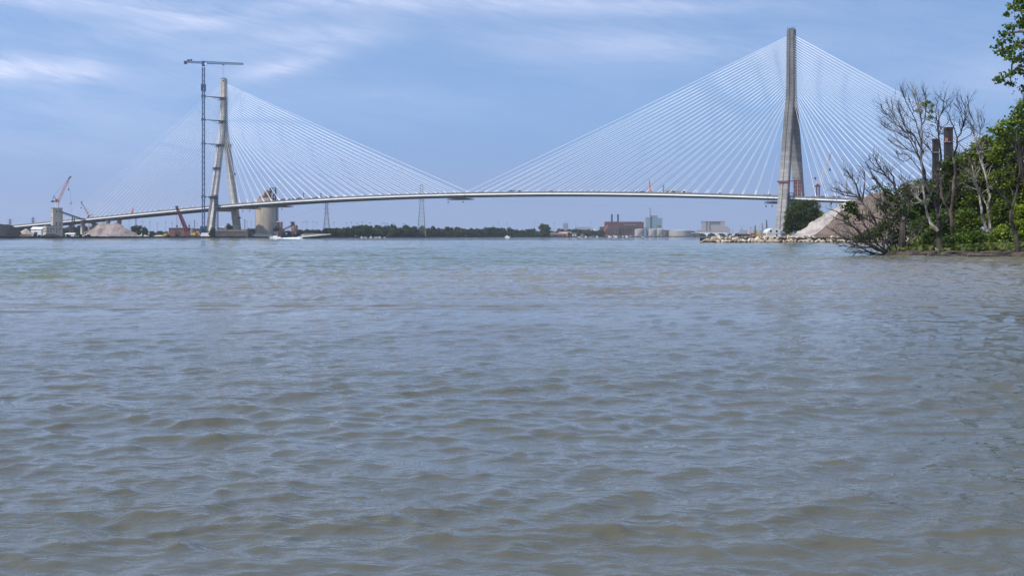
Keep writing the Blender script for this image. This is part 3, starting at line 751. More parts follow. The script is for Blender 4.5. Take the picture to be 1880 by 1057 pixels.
# red rig between the legs of the right tower
rp = B(SPAN+5, -8, elev(SPAN)-6); rg = thing('lifting_rig', 'red steel lifting rig between the legs of the right tower', 'lifting rig', rp)
zt2 = P(0, 333, 1508).z; o = interp(OUT, zt2)
for ds in (0, 3.8):
    c = B(SPAN+8.5+ds*.9, -9+ds*.55, 0); a = MB(); a.lattice((c.x, c.y, rp.z), (c.x, c.y, zt2), 2.0, 11, .2); a.build('lattice_post', M['red'], rg)
a = MB(); q = B(SPAN+8.5, -9, zt2+.6)
for z in (0, 1.5): a.beam(B(SPAN-6.4, -o-1.0, zt2-z*.8), B(SPAN+6.6, -o-1.0, zt2-z*.8), .7)
a.beam(B(SPAN+6.3, -o-1, zt2-.5), q, .8); a.beam(B(SPAN-6.2, -o-1, zt2-.5), B(SPAN-6.2, -o+5, zt2-.5), .8); a.beam(q, B(SPAN+12, -6, zt2+.6), 1.3); a.build('clamp_beam', M['red'], rg)
a = MB(); a.lattice(B(SPAN+8.5, -22, 4), B(SPAN+8.5, -20, elev(SPAN)+4), 4.2, 14, .2); th = thing('stair_tower', 'dark scaffold stair tower behind the near leg of the right tower', 'scaffold', B(SPAN+8.5, -22, 4)); a.build('scaffold_frame', M['navy'], th)
a = MB()
for i in range(12): p_ = B(SPAN+8.5, -22+i*.16, 4+i*3.4); a.beam(p_+Vector((-2, 0, 0)), p_+Vector((2, 0, 3.2)), .9, .3)
a.build('stair_flight', M['navy'], th)
# ================================================================ far shore: industry on the left
def zbase(px, D): return G(px, D, 2.0)
def heap(name, label, px0, px1, prof, D, m, depth=None, cat='gravel heap', seed=1, z0=2.0, gullies=.9):
    """a heap of loose material: ridge profile prof [(px, py)] with slopes of repose front and back"""
    rng = np.random.default_rng(seed); n = 70; nv = 26
    xs = np.linspace(px0, px1, n); hz = np.array([max(.05, P(0, interp(prof, x), D).z-z0) for x in xs])
    o = zbase((px0+px1)/2, D); o.z = z0; mb = MB(); ph = rng.uniform(0, 6.28, 8)
    for i, x in enumerate(xs):
        X = (x-CX)/F*D
        for j in range(nv):
            v = -1+2*j/(nv-1); half = hz[i]*1.45+1.5
            g = .5*np.sin(X*.35+ph[0]+2*v)+.35*np.sin(X*.9+ph[1]+v*3)+.2*np.sin(X*1.9+ph[2])
            z = hz[i]*max(0, 1-abs(v)**1.08)+g*gullies*.55*(1-abs(v))*min(1, hz[i]/4)+rng.normal()*.10*gullies
            mb.v.append((X+rng.normal()*.15, D+v*half+g*gullies*(1-abs(v)), z0+max(-.2, z)))
    for i in range(n-1):
        for j in range(nv-1): mb.f.append((i*nv+j, (i+1)*nv+j, (i+1)*nv+j+1, i*nv+j+1))
    return one(name, mb, m, label, cat, o, smooth=True)
heap('coal_heap', 'black coal heap at the left edge of the far shore', -70, 46, [(-70, 420), (-40, 412), (-5, 410.5), (12, 411), (21, 413), (46, 433)], 1535, M['coal'], cat='coal heap', seed=2)
heap('coal_heap', 'low black coal heap in front of the beige plant tower', 77, 110, [(77, 433), (85, 429.5), (98, 428.8), (110, 433)], 1535, M['coal'], cat='coal heap', seed=3)
heap('gravel_heap', 'small pale pink gravel heap between coal and white shed', 36, 63, [(36, 427), (46, 419.8), (50, 420), (63, 429)], 1600, M['limestone'], seed=4)
heap('gravel_heap', 'large grey brown gravel heap under the conveyor end', 140, 258, [(140, 434.5), (150, 430), (168, 420), (186, 407.8), (190, 409), (194, 411), (200, 409.6), (213, 408.8), (219, 411), (229, 416), (244, 427), (258, 433)], 1590, M['gravel'], seed=5, gullies=2.4)
for k, (x, y, w) in enumerate(((262, 431.5, 24), (292, 431.8, 22))):
    heap('sand_bank', ('tan sand bank right of the large gravel heap', 'tan sand bank left of the red crane')[k], x-w/2, x+w/2, [(x-w/2, 434), (x-w/4, y), (x+w/5, y-.4), (x+w/2, 434)], 1780, M['tan'], cat='sand bank', seed=8+k)
# beige plant tower with annex
pD = 1575; o = zbase(100, pD); plant = thing('plant_tower', 'beige concrete plant tower with small square windows and low annex', 'building', o)
yaw = R(33); ux = Vector((math.cos(yaw), math.sin(yaw), 0)); uy = Vector((-ux.y, ux.x, 0))
def pl(c, hx, hy, z0, z1): return (c, ux, uy, hx, hy, z0, z1)
pc = G(104, pD+6, 0); zt_ = P(0, 382.5, pD).z
a = MB(); a.obox(*pl(pc, 5.2, 4.4, 2, zt_)); wallo = a.build('tower_wall', M['beige'], plant)
a = MB(); a.obox(*pl(pc, 5.5, 4.7, zt_+.003, zt_+.5)); a.build('flat_roof', M['roofbrown'], plant)
a = MB(); a.obox(*pl(pc+ux*5.8, .5, 1.5, 4, zt_-4)); a.build('lift_shaft', M['beige'], plant)
ac = G(92, pD+3, 0); za_ = P(0, 414.5, pD).z
a = MB(); a.obox(*pl(ac-ux*.6, 5.5, 6.5, 2, za_)); a.build('annex_wall', M['beige'], plant)
a = MB(); a.obox(*pl(ac-ux*.6, 5.8, 6.8, za_+.003, za_+.4)); a.build('annex_roof', M['roofbrown'], plant)
def win(c, axis, nrm, off, hx, z, hz, u, par):
    q = c+nrm*off+axis*u; a = MB(); a.obox(q, axis, nrm, hx, .12, z-hz, z+hz)
    f = a.build('window', M['glass'], par)
    b = MB(); b.obox(q, axis, nrm, hx+.2, .16, z-hz-.25, z-hz-.01); b.build('sill', M['tan'], f)
for u, py in ((-1.5, 387.6), (1.5, 387.6), (-1.5, 399.5), (1.5, 399.5), (1.5, 404)): win(pc, uy, -ux, 5.2, .6, P(0, py, pD).z, .75, u, plant)
for u, py in ((-1, 387.8), (2.5, 387.8), (-1.6, 409.6), (2.6, 409.6), (-1.6, 413.6), (2.6, 413.6), (-1.6, 420), (2.6, 420), (-1.6, 424.4)): win(pc, ux, -uy, 4.4, .6, P(0, py, pD).z, .75, u, plant)
aq = ac-ux*.6
for u, py in ((-4, 420), (-1, 420), (2, 420), (4.6, 420), (-4, 424.6), (-1, 424.6), (2, 424.6), (4.6, 424.6)): win(aq, uy, -ux, 5.5, .6, P(0, py, pD).z, .75, u, plant)
for u, py in ((-3.4, 420), (-.3, 420), (2.6, 420), (-3.4, 424.8), (-.3, 424.8)): win(aq, ux, -uy, 6.5, .6, P(0, py, pD).z, .75, u, plant)
# conveyor from the plant tower to the heap
c0, c1 = P(113, 388.5, pD), P(178, 411.2, 1590); cv = thing('conveyor', 'long black inclined conveyor from beige tower to gravel heap', 'conveyor', G(134, 1582, 2))
a = MB(); a.beam(c0, c1, 1.6, .9); a.lattice(c0-Vector((0, 0, 1.1)), c1-Vector((0, 0, 1.1)), 1.2, 26, .14, up=(0, 1, 0)); a.build('belt_truss', M['dark'], cv)
for px in (132.6, 136.2, 155):
    t = (px-113)/65; q = c0.lerp(c1, t); a = MB()
    a.beam((q.x-.9, q.y-1.2, 2), (q.x, q.y-.6, q.z-1.5), .5); a.beam((q.x+.9, q.y+1.2, 2), (q.x, q.y+.6, q.z-1.5), .5)
    for i in range(4): z = 3+(q.z-5)*i/4; a.beam((q.x-.8+.2*i, q.y-1.1, z), (q.x+.8-.2*i, q.y+1.1, z+(q.z-5)/4), .25)
    a.build('trestle', M['dark'], cv)
a = MB(); a.beam(c1, c1+Vector((2.4, 0, -1.6)), 2.0, 1.6); a.build('head_chute', M['dark'], cv)
# luffing crane behind the plant
def luffer(label, foot, pxm, pyp, boom, D, mm, mb_, ctr, hook=None, w=2.6, mast_bays=14, bw=2.2, name='luffing_crane'):
    b = G(pxm, D, foot); th = thing(name, label, 'crane', b); pv = P(pxm, pyp, D)
    a = MB(); a.lattice(b, pv, w, mast_bays, .22); a.build('mast', mm, th)
    a = MB(); a.obox(pv, (1, 0, 0), (0, 1, 0), 2.6, 1.6, pv.z-.2, pv.z+1.2); a.obox(pv+Vector((-.6, 0, 0)), (1, 0, 0), (0, 1, 0), 1.2, 1.2, pv.z+1.203, pv.z+3.4); a.build('machine_deck', M['red'], th)
    tp = P(boom[0], boom[1], D); tp.y -= 5
    a = MB(); a.lattice(pv+Vector((1.2, 0, 1)), tp, bw, 18, .16, bw*.55); a.build('boom', mb_, th)
    dx, dy = ctr; q = P(pxm+dx, pyp+dy, D)
    a = MB(); a.beam(pv+Vector((0, 0, .5)), q, .5, .7); ap_ = P(pxm+dx*.75, pyp+dy-6.5*(2608/D)*1.0, D)
    a.beam(pv+Vector((0, 0, 1)), ap_, .5); a.beam(q, ap_, .4); a.beam(ap_, tp, .14); a.build('back_frame', M['dark'], th)
    a = MB(); a.obox(q, (1, 0, 0), (0, 1, 0), 1.3, 1.6, q.z-1.2, q.z+.8); a.build('counterweight', M['dark'], th)
    a = MB(); d = (tp-pv).normalized(); a.beam(tp-d*2, tp+d*2+Vector((1.2, 0, 0)), 1.3); a.build('boom_head', M['dark'], th)
    if hook:
        h = P(hook[0], hook[1], D); h.y = tp.y; a = MB(); a.beam((h.x, h.y, tp.z), h, .13); a.lathe((h.x, h.y, 0), [(.1, h.z+.6), (.8, h.z), (.8, h.z-1.2), (.1, h.z-2)], 8); a.build('hook_block', M['dark'], th)
    return th
luffer('red luffing crane rising behind the beige plant tower', 2, 105, 370.5, (129.3, 327), 1700, M['whitep'], M['pink'], (-8.5, -1), (128.4, 347), 2.4, 20, 2.6)
luffer('thin pale red lattice crane behind the left approach deck', 2, 163.5, 399, (151, 372), 2235, M['pink'], M['pink'], (7, 2), (150.7, 381), 2.0, 10, 2.2)
b = P(130.5, 372, 1720); th = thing('hanging_load', 'grey load hanging on a rope above the conveyor', 'hanging load', b)
a = MB(); a.beam(b, P(128.6, 347, 1720), .12); a.beam(b, P(130.8, 390, 1720), .1); a.build('rope', M['dark'], th); a = MB(); a.obox(b, (1, 0, 0), (0, 1, 0), 1.1, .9, b.z-1.2, b.z+1, .5); a.obox(b+Vector((-.8, 0, 0)), (1, 0, 0), (0, 1, 0), .8, .6, b.z-1.9, b.z-.6); a.build('load_block', M['grey'], th)
# sheds
def shed(label, x0, x1, ytop, yeave, D, wall, roof, depth=16, door=True, name='shed', ridge_along=True, ybase=433):
    w = Wd(x1-x0, D); o = zbase((x0+x1)/2, D+depth/2); zb = min(2.0, P(0, ybase, D).z)
    o.z = zb; th = thing(name, label, 'building', o)
    he = P(0, yeave, D).z-zb; hr = max(.4, P(0, ytop, D).z-P(0, yeave, D).z)
    if ridge_along: args = (o, w, depth, zb, he, hr)
    else: args = (o, depth, w, zb, he, hr, R(90))
    a = MB(); a.gable(*args); a.build('wall', wall, th)
    a = MB(); a.gable(*args, over=.5, roof_only=True); a.build('roof', roof, th)
    if door:
        a = MB(); a.box(o.x-w*.18, o.x+w*.12, D-.2, D-.02, zb, zb+he*.6); a.build('door', M['dark'], th)
    return th
shed('white gabled shed between the pink gravel heap and beige annex', 61, 80, 417, 420.5, 1620, M['whitep'], M['whitep'])
shed('small cream hut right of the beige plant tower', 122, 138, 428, 430, 1560, M['whitep'], M['roof'], 8)
shed('long dark red brick shed behind the red crane', 313, 348, 418.2, 419, 1960, M['brick2'], M['brickbrown'], 20)
shed('low brown brick shed right of the red crane', 348, 374, 419.8, 420.4, 1990, M['brickbrown'], M['brickbrown'], 20)
shed('small cream shed behind the tree between the tower legs', 402, 412, 416.5, 418, 2050, M['whitep'], M['roof'], 10)
def container(label, x0, x1, y0, y1, D, m, name='container', cat='container', group=None, dep=3):
    p = P(x0, y1, D); q = P(x1, y0, D); w = q.x-p.x; o = Vector((p.x+w/2, D, p.z)); th = thing(name, label, cat, o, group)
    a = MB(); a.box(p.x, q.x, D, D+dep, p.z, q.z); n = max(2, int(w/1.2))
    for i in range(n): x = p.x+w*(i+.5)/n; a.box(x-.12, x+.12, D-.08, D-.002, p.z+.1, q.z-.1)
    a.build('body', m, th)
    a = MB(); a.box(p.x-.08, q.x+.08, D-.1, D+dep+.1, q.z+.003, q.z+.2); a.build('top_rail', m, th); return th
container('rusty orange barge wall at the foot of the coal heap', 37, 56, 430.2, 433.8, 1505, M['rust'], 'barge_wall', 'barge')
# red lattice crane in front of the approach
rD = 1925; rb = zbase(345, rD); th = thing('crawler_crane', 'stout red lattice crawler crane standing before the brick shed', 'crane', rb)
pv = P(343, 424, rD); tp = P(326.5, 381.5, rD); tp.y -= 6
a = MB(); a.lattice(pv, tp, 4.6, 16, .30, 2.6)
for i in range(16): q = pv.lerp(tp, (i+.5)/16); a.obox(q, (1, 0, 0), (0, 1, 0), 1.7-.05*i, .2, q.z-.9, q.z+.5)
a.build('boom', M['red'], th)
a = MB(); a.beam(tp, tp+Vector((-1.5, 0, 1.8)), 2.2); a.beam(tp+Vector((-.4, 0, -1)), tp+Vector((1.6, 0, 2.6)), 1.4); a.build('boom_head', M['dark'], th)
a = MB(); a.box(rb.x-4.5, rb.x+3.5, rD-2, rD+2, 3.8, 9.2); a.build('machine_house', M['red'], th)
a = MB(); a.box(rb.x-5, rb.x+5, rD-3, rD-1.6, 1.9, 3.7); a.box(rb.x-5, rb.x+5, rD+1.6, rD+3, 1.9, 3.7); a.build('track_pair', M['dark'], th)
a = MB(); a.box(rb.x+3.6, rb.x+6.6, rD-2, rD+2, 3.8, 13.5); a.build('counterweight', M['grey'], th)
gp = P(347.5, 414.5, rD); a = MB(); a.beam(rb+Vector((1, 0, 7)), gp, .9); a.beam(gp, tp, .18); a.obox(gp, (1, 0, 0), (0, 1, 0), 1, 1, gp.z-.8, gp.z+1); a.build('gantry', M['dark'], th)
h = P(326.6, 415, rD); a = MB(); a.beam((h.x, tp.y, tp.z), (h.x, tp.y, h.z), .35); a.lathe((h.x, tp.y, 0), [(.2, h.z+1.6), (1.2, h.z+.4), (1.2, h.z-.8), (.2, h.z-2.4)], 8); a.build('hook_block', M['dark'], th)
def digger(label, x, D, m, name='excavator', k=1.0):
    o = zbase(x, D); th = thing(name, label, 'excavator', o)
    a = MB(); a.box(o.x-2.2*k, o.x+2.2*k, D-1.4, D+1.4, 2, 2+1*k); a.build('track_base', M['dark'], th)
    a = MB(); a.box(o.x-1.8*k, o.x+1.8*k, D-1.2, D+1.2, 2+1.05*k, 2+2.6*k); a.box(o.x-.2*k, o.x+1.2*k, D-1.1, D+.6, 2+2.6*k, 2+3.6*k); a.build('cab', m, th)
    a = MB(); p = Vector((o.x+1.5*k, D, 2+2*k)); q = p+Vector((2.4*k, 0, 2.4*k)); r = q+Vector((1.6*k, 0, -2.4*k)); a.beam(p, q, .6*k); a.beam(q, r, .45*k); a.beam(r, r+Vector((-.7*k, 0, -.7*k)), .8*k); a.build('arm', m, th)
digger('yellow excavator on the far shore left of the near tower leg', 355, 1905, M['yellow'], k=1.5)
digger('small yellow digger at the shore left of the brick shed', 303, 1860, M['yellow'], k=1.1)
def tunnel_tent(label, x0, x1, y0, y1, D, m, n=3):
    o = zbase((x0+x1)/2, D); w = Wd(x1-x0, D)/n; h = P(0, y0, D).z-2; th = thing('tunnel_tent', label, 'tent', o)
    for i in range(n):
        cx = o.x+(i-(n-1)/2)*w; a = MB(); vs = []; k = 9
        for y in (D, D+14):
            for j in range(k): t = math.pi*j/(k-1); vs.append((cx-math.cos(t)*w*.49, y, 2+math.sin(t)*h))
        a.add(vs, [(j, j+1, k+j+1, k+j) for j in range(k-1)]+[tuple(range(k-1, -1, -1)), tuple(range(k, 2*k))])
        a.build('arched_bay', m, th)
    return th
tunnel_tent('row of low cream tunnel tents at the foot of the left tower', 368, 385, 427.5, 433, 1900, M['whitep'], 3)
# concrete wharf and walls between the tower legs and silo
for lab, x0, x1, y0, y1, D, m, dp in (('long brown retaining wall between the legs of the left tower', 397, 455, 424.5, 434, 1905, M['brickbrown'], 40),
    ('low grey wharf block in front of the silo', 455, 500, 430, 434.2, 1930, M['grey'], 20), ('brown hoarding at the far leg of the left tower', 412, 452, 421.8, 424.6, 1960, M['tan'], 6)):
    p = P(x0, y1, D); q = P(x1, y0, D); o = Vector(((p.x+q.x)/2, D, p.z)); th = thing('wharf_wall', lab, 'wall', o)
    a = MB(); a.box(p.x, q.x, D, D+dp, p.z-1, q.z); a.build('wall_face', m, th)
    a = MB(); a.box(p.x-.3, q.x+.3, D-.4, D+1, q.z+.003, q.z+.5); a.build('coping', M['grey'], th)
    a = MB()
    for i in range(int((q.x-p.x)/4)): a.box(p.x+i*4+.2, p.x+i*4+.6, D-.25, D-.003, p.z, q.z-.05)
    a.build('pile_ribs', M['dark'], th)
# silo
sD = 2022; so_ = zbase(489, sD); silo = thing('silo', 'huge round tan concrete silo standing behind the bridge deck', 'silo', so_)
sr = Wd(20.2, sD); zs = P(0, 369.5, sD).z
a = MB(); a.cyl(so_, sr, 2, zs, 64); 
for i in range(26):
    t = 2*math.pi*i/26; a.cyl((so_.x+math.cos(t)*(sr+.02), so_.y+math.sin(t)*(sr+.02)), .16, 2, zs-.2, 6)
a.build('silo_wall', M['silo'], silo)
a = MB(); a.cyl(so_, sr+.25, zs+.004, zs+1.2, 64); a.build('roof_slab', M['tan'], silo)
a = MB(); a.pbox(473.5, 503, 363, 369.0, sD-9, 18); a.build('head_house', M['tan'], silo)
a = MB(); a.pbox(487, 493.5, 350.5, 363, sD-4, 8); a.pbox(485.5, 488, 352, 358, sD-3, 6); a.build('bucket_housing', M['rust'], silo)
a = MB(); p_ = P(490, 349.5, sD); a.lathe((p_.x, sD, 0), [(2.6, p_.z-3.5), (2.6, p_.z-.8), (1.4, p_.z+.6), (.3, p_.z+1)], 12); a.build('cyclone', M['rust'], silo)
a = MB(); q = P(502.5, 370, sD); a.lattice((q.x, sD-6, q.z), (q.x, sD-6, P(0, 345, sD).z), 7.6, 5, .35)
for i in range(5): z = q.z+i*3.8; a.box(q.x-4.6, q.x+4.8, sD-10, sD-2, z, z+.4); 
for i in range(9): a.box(q.x-3+(i*37 % 6), q.x-1.6+(i*37 % 6), sD-8+(i % 3)*2, sD-7+(i % 3)*2, q.z+(i*2.1 % 15), q.z+(i*2.1 % 15)+3)
a.build('elevator_frame', M['dark'], silo)
a = MB()
for x0, x1, y0, y1 in ((476, 479, 360.5, 362.9), (481, 484.5, 358.5, 362.9), (484.6, 486.5, 355, 362.9), (495, 497, 357, 362.9)): a.pbox(x0, x1, y0, y1, sD-6, 5)
a.build('roof_machinery', M['rust'], silo)
a = MB(); a.beam(P(494, 355, sD-5), P(499, 351, sD-5), 1.8); a.beam(P(493, 361, sD-8), P(500, 365, sD-8), 1.2); a.build('spout', M['rust'], silo)
a = MB(); q = P(510, 0, sD-4); a.lattice((q.x, sD-4, 3), (q.x, sD-4, zs-2), 1.3, 22, .2)
for i in range(12): a.box(q.x-1.3, q.x+.9, sD-5, sD-3, 10+i*3.6, 10.3+i*3.6)
a.build('ladder_leg', M['grey'], silo)
for px in (474, 478, 483):
    a = MB(); a.cyl(G(px, sD-sr*math.sqrt(max(.05, 1-((px-489)/20.2)**2))-.6), .9, 2, P(0, 424.5, sD).z, 10); a.build('drain_pipe', M['tan'], silo)
shed('tall cream plant block at the right foot of the silo', 501.5, 510.5, 407, 408, 1985, M['beige'], M['roof'], 14, name='plant_block')
shed('tan plant block right of the cream block by the silo', 510.6, 517.5, 407.5, 408, 1990, M['tan'], M['tan'], 14, name='plant_block')
shed('small cream kiosk beside the silo base', 496, 501, 419, 420, 1975, M['beige'], M['roof'], 8, name='kiosk')
b = zbase(507, 1965); th = thing('loading_hopper', 'dark conical loading hopper on a white stand before the cream block', 'hopper', b)
a = MB(); z = P(0, 421, 1965).z; a.lathe((b.x, b.y, 0), [(.4, z+5.5), (.9, z+3), (4.4, z), (.8, z-3.4), (.4, z-3.5)], 12); a.build('cone', M['dark'], th)
a = MB(); a.lattice(b, (b.x, b.y, z-3), 4, 2, .4); a.build('stand', M['whitep'], th)
b = zbase(513, 1955); th = thing('orange_hoist', 'orange hoist frame at the wharf right of the hopper', 'hoist', b)
a = MB(); a.lattice(b, P(512.6, 424, 1955), 2.8, 4, .4); a.build('lattice_post', M['orange'], th); a = MB(); a.beam(P(504, 406.5, 1960), P(512.6, 411, 1960), .9); a.beam(P(512.6, 411, 1960), P(513, 424, 1955), .5); a.build('jib', M['orange'], th)
b = zbase(538, 1990); th = thing('bucket_elevator', 'rusty bucket elevator with sloping conveyor left of the lattice pylon', 'elevator', b)
a = MB(); a.lattice(b, P(538, 409, 1990), 3.4, 6, .45); a.build('lattice_post', M['rust'], th)
a = MB(); p = P(537, 409, 1990); a.box(p.x-2, p.x+2, 1988, 1992, p.z-4, p.z+1); a.box(p.x-3.4, p.x+3.2, 1987.5, 1992.5, p.z+1.003, p.z+1.5); a.build('head_box', M['dark'], th)
a = MB(); q = P(543.5, 414.5, 1990); a.cyl((q.x, 1990), 2.4, 2, q.z, 14); a.lathe((q.x, 1990, 0), [(2.5, q.z+.004), (.3, q.z+1.4)], 14); a.build('storage_bin', M['rust'], th)
a = MB(); a.beam(P(519, 421, 1992), P(537, 412.5, 1992), 1.0); a.beam(P(538.4, 411, 1992), P(545, 416, 1992), .8); a.lattice(P(519, 423, 1992), P(537, 414.5, 1992), 1.6, 9, .16); a.build('conveyor_truss', M['rust'], th)
# dark barge loaded with coal, moored
bD = 1945; b = G(565, bD, 0); th = thing('coal_barge', 'long dark blue barge heaped with coal moored before the trees', 'barge', b)
p0, p1 = G(519, bD), G(609, bD)
a = MB(); a.poly([(p0.x, bD-6, -.6), (p1.x-3, bD-6, -.6), (p1.x, bD-6, 3.0), (p0.x-1, bD-6, 3.0)], (0, 12, 0)); a.build('hull', mat('navy_hull', (.02, .03, .055), .5, .3, .1), th)
for i, (cx, w, h) in enumerate(((531, 9, 3.2), (547, 10, 3.6), (561, 8, 3.0), (574, 8, 3.4), (586, 8, 3.0), (597, 7, 3.4))):
    a = MB(); c = G(cx, bD); a.lathe((c.x, bD, 0), [(Wd(w, bD)*.7, 3.01), (Wd(w, bD)*.45, 3+h*.55), (Wd(w, bD)*.1, 3+h)], 11); a.build('coal_load', M['coal'], th)
a = MB(); a.pbox(524, 527, 427.3, 430.5, bD-3, 5); a.build('deck_house', M['whitep'], th)
a = MB(); a.pbox(520, 521.2, 424, 430.5, bD-2, 1); a.build('mast', M['rust'], th)
# motor yacht under way, with its wake
yD = 1475; b = G(578, yD, 0); yacht = thing('motor_yacht', 'sleek grey and white motor yacht speeding right with white wake', 'yacht', b)
L0, L1 = G(549, yD).x, G(607, yD).x; LL = L1-L0
sec = [(0, 3.3, .0, 2.0), (.12, 3.5, -.2, 2.1), (.35, 3.6, -.3, 2.7), (.6, 3.2, -.2, 3.5), (.8, 2.1, .5, 4.1), (.93, 1.0, 1.6, 4.5), (1.0, .15, 3.6, 4.7)]
def ring(t, hw, zb, zt):
    x = L0+LL*t; return [(x, yD-hw*.35, zb), (x, yD-hw, zb+(zt-zb)*.5), (x, yD-hw*1.04, zt), (x, yD+hw*1.04, zt), (x, yD+hw, zb+(zt-zb)*.5), (x, yD+hw*.35, zb)]
a = MB(); n = 6
for s_ in sec: a.v += ring(*s_)
for i in range(len(sec)-1):
    for j in range(n): k = (j+1) % n; a.f.append((i*n+j, i*n+k, (i+1)*n+k, (i+1)*n+j))
a.f += [tuple(range(n)), tuple((len(sec)-1)*n+j for j in range(n-1, -1, -1))]
a.build('hull', mat('yacht_hull', (.045, .055, .055), .3, .1, .1), yacht)
a = MB()
for i in range(len(sec)-1):
    (t, w, zb, z), (t2, w2, zb2, z2) = sec[i], sec[i+1]
    for sg in (-1, 1): a.beam((L0+LL*t, yD+sg*w*1.06, z-.35), (L0+LL*t2, yD+sg*w2*1.06, z2-.35), .3, .9)
a.build('gunwale_stripe', M['whitep'], yacht)
a = MB(); x = lambda t: L0+LL*t
a.poly([(x(.10), yD-2.4, 2.2), (x(.72), yD-2.4, 3.6), (x(.55), yD-2.4, 4.75), (x(.42), yD-2.4, 5.1), (x(.2), yD-2.4, 5.0), (x(.06), yD-2.4, 3.6)], (0, 4.8, 0)); a.build('cabin', M['roof'], yacht)
a = MB(); a.poly([(x(.14), yD-2.46, 3.7), (x(.60), yD-2.46, 4.15), (x(.5), yD-2.46, 4.7), (x(.2), yD-2.46, 4.75)], (0, 4.92, 0)); a.build('cabin_window', M['glass'], yacht)
a = MB(); a.poly([(x(.62), yD-1.5, 3.95), (x(.86), yD-1.2, 4.5), (x(.86), yD-1.2, 4.7), (x(.62), yD-1.5, 4.5)], (0, 2.8, 0)); a.build('foredeck', M['roof'], yacht)
a = MB(); a.beam((x(.2), yD-1.8, 5.3), (x(.17), yD-1.2, 7.0), .3); a.beam((x(.2), yD+1.8, 5.3), (x(.17), yD+1.2, 7.0), .3); a.beam((x(.15), yD-1.4, 7), (x(.22), yD-1.4, 7.0), 2.6, .3); a.build('radar_arch', M['dark'], yacht)
def foam(name, x0, x1, D, hw, h, lab):
    rng = np.random.default_rng(4); a = MB(); n, k = 60, 9
    for i in range(n):
        t = i/(n-1); px = x0+(x1-x0)*t
        for j in range(k):
            v = -1+2*j/(k-1); e = t**1.6
            a.v.append((G(px, D).x+rng.normal()*.4, D+v*hw*(1.4-.8*t)+rng.normal()*.3, -.12+(1-v*v)*h*e*rng.uniform(.35, 1.2)+.25*e))
    for i in range(n-1):
        for j in range(k-1): a.f.append((i*k+j, (i+1)*k+j, (i+1)*k+j+1, i*k+j+1))
    return tag(a.build(name, M['foam']), lab, 'wake', kind='stuff')
foam('wake', 478, 556, yD, 7, 1.7, 'white foaming wake behind the motor yacht')
# lattice pylons and wires
def pylon(label, px, ytop, D, wb, wt, wide=0, twin=0, z0=2):
    b = G(px, D, z0); t = P(px, ytop, D); th = thing('lattice_pylon', label, 'pylon', b, 'lattice power pylons'); H = t.z-z0
    a = MB()
    zm = z0+H*.68
    a.lattice(b, (b.x, b.y, zm), Wd(wb, D), 9, .30, Wd(wt*1.15, D)); a.lattice((b.x, b.y, zm), t, Wd(wt*1.15, D), 7, .26, Wd(wt, D)); a.build('lattice_body', M['galv'], th)
    if wide:
        for f in (.97, .83, .7):
            a = MB(); z = z0+H*f; w = Wd(wide, D)
            a.beam((b.x-w, D, z), (b.x+w, D, z), .35); a.beam((b.x-w, D, z), (b.x, D, z+2.4), .22); a.beam((b.x+w, D, z), (b.x, D, z+2.4), .22); a.build('cross_arm', M['galv'], th)
            for sg in (-1, 1):
                c = MB(); c.lathe((b.x+sg*w*.96, D, 0), [(.12, z-.2), (.28, z-1), (.28, z-1.6), (.1, z-2)], 6); c.build('insulator', M['dark'], th)
    return th
pylon('slim lattice pylon left of the tree belt with top under the deck', 599.5, 373, 2130, 13.5, 4, 5)
pylon('tallest lattice pylon passing behind the deck left of midspan', 774, 339, 2290, 15, 5, 5)
pylon('narrow lattice pylon behind the right approach deck', 1554.5, 326, 1640, 8, 1.6, 0)
def wire(label, pts, r=.11):
    a = MB(); q = [P(*p) for p in pts]; dense = []
    for i in range(len(q)-1):
        for k in range(6): dense.append(q[i].lerp(q[i+1], k/6))
    dense.append(q[-1]); a.tube(dense, r, 4); one('power_line', a, M['galv'], label, 'power line', q[0], 'power lines on the pylons')
wire('sagging power line across the river under the right half of the deck', [(774, 345, 2290), (830, 354.5, 2245), (880, 361.5, 2205), (940, 368.5, 2160), (1000, 373.2, 2110), (1060, 376.3, 2060), (1120, 377.6, 2010), (1180, 377.6, 1960), (1240, 375.8, 1905), (1300, 371.5, 1850), (1360, 365, 1800), (1430, 355, 1740), (1500, 342, 1685), (1554, 330, 1640)])
wire('power line between the slim pylon and the tallest pylon', [(602, 377, 2130), (650, 373, 2175), (700, 364, 2220), (774, 346, 2290)], .09)
wire('power line falling left from the slim pylon towards the silo', [(597, 377, 2130), (560, 391, 2110), (520, 404, 2090), (480, 413, 2070)], .09)
# utility poles on the far shore
def pole(px, ytop, D, kind, label, group, r=.28):
    b = G(px, D, 2); z = P(0, ytop, D).z; th = thing('utility_pole' if kind != 'flood' else 'floodlight_mast', label, 'pole', b, group)
    a = MB(); a.tube([b, (b.x, b.y, z)], [r, r*.7], 6); a.build('pole_shaft', M['galv'], th)
    w = 2.0 if kind == 'flood' else 1.7
    for f in ((.99,) if kind == 'flood' else (.97, .88)):
        a = MB(); zz = 2+(z-2)*f; a.beam((b.x-w, b.y, zz), (b.x+w, b.y, zz), .34)
        if kind == 'flood': a.obox((b.x, b.y, 0), (1, 0, 0), (0, 1, 0), w*.9, .5, zz+.2, zz+1.0)
        a.build('cross_arm' if kind != 'flood' else 'lamp_head', M['galv'], th)
for px, yt in ((237, 403), (262, 404), (275, 406), (289, 408), (304, 405.5), (316, 408), (332, 408), (349, 407), (362, 409), (454, 404), (461, 405.5)):
    pole(px, yt, 2250, 'u', 'thin grey utility pole seen below the left approach deck', 'utility poles under the left approach')
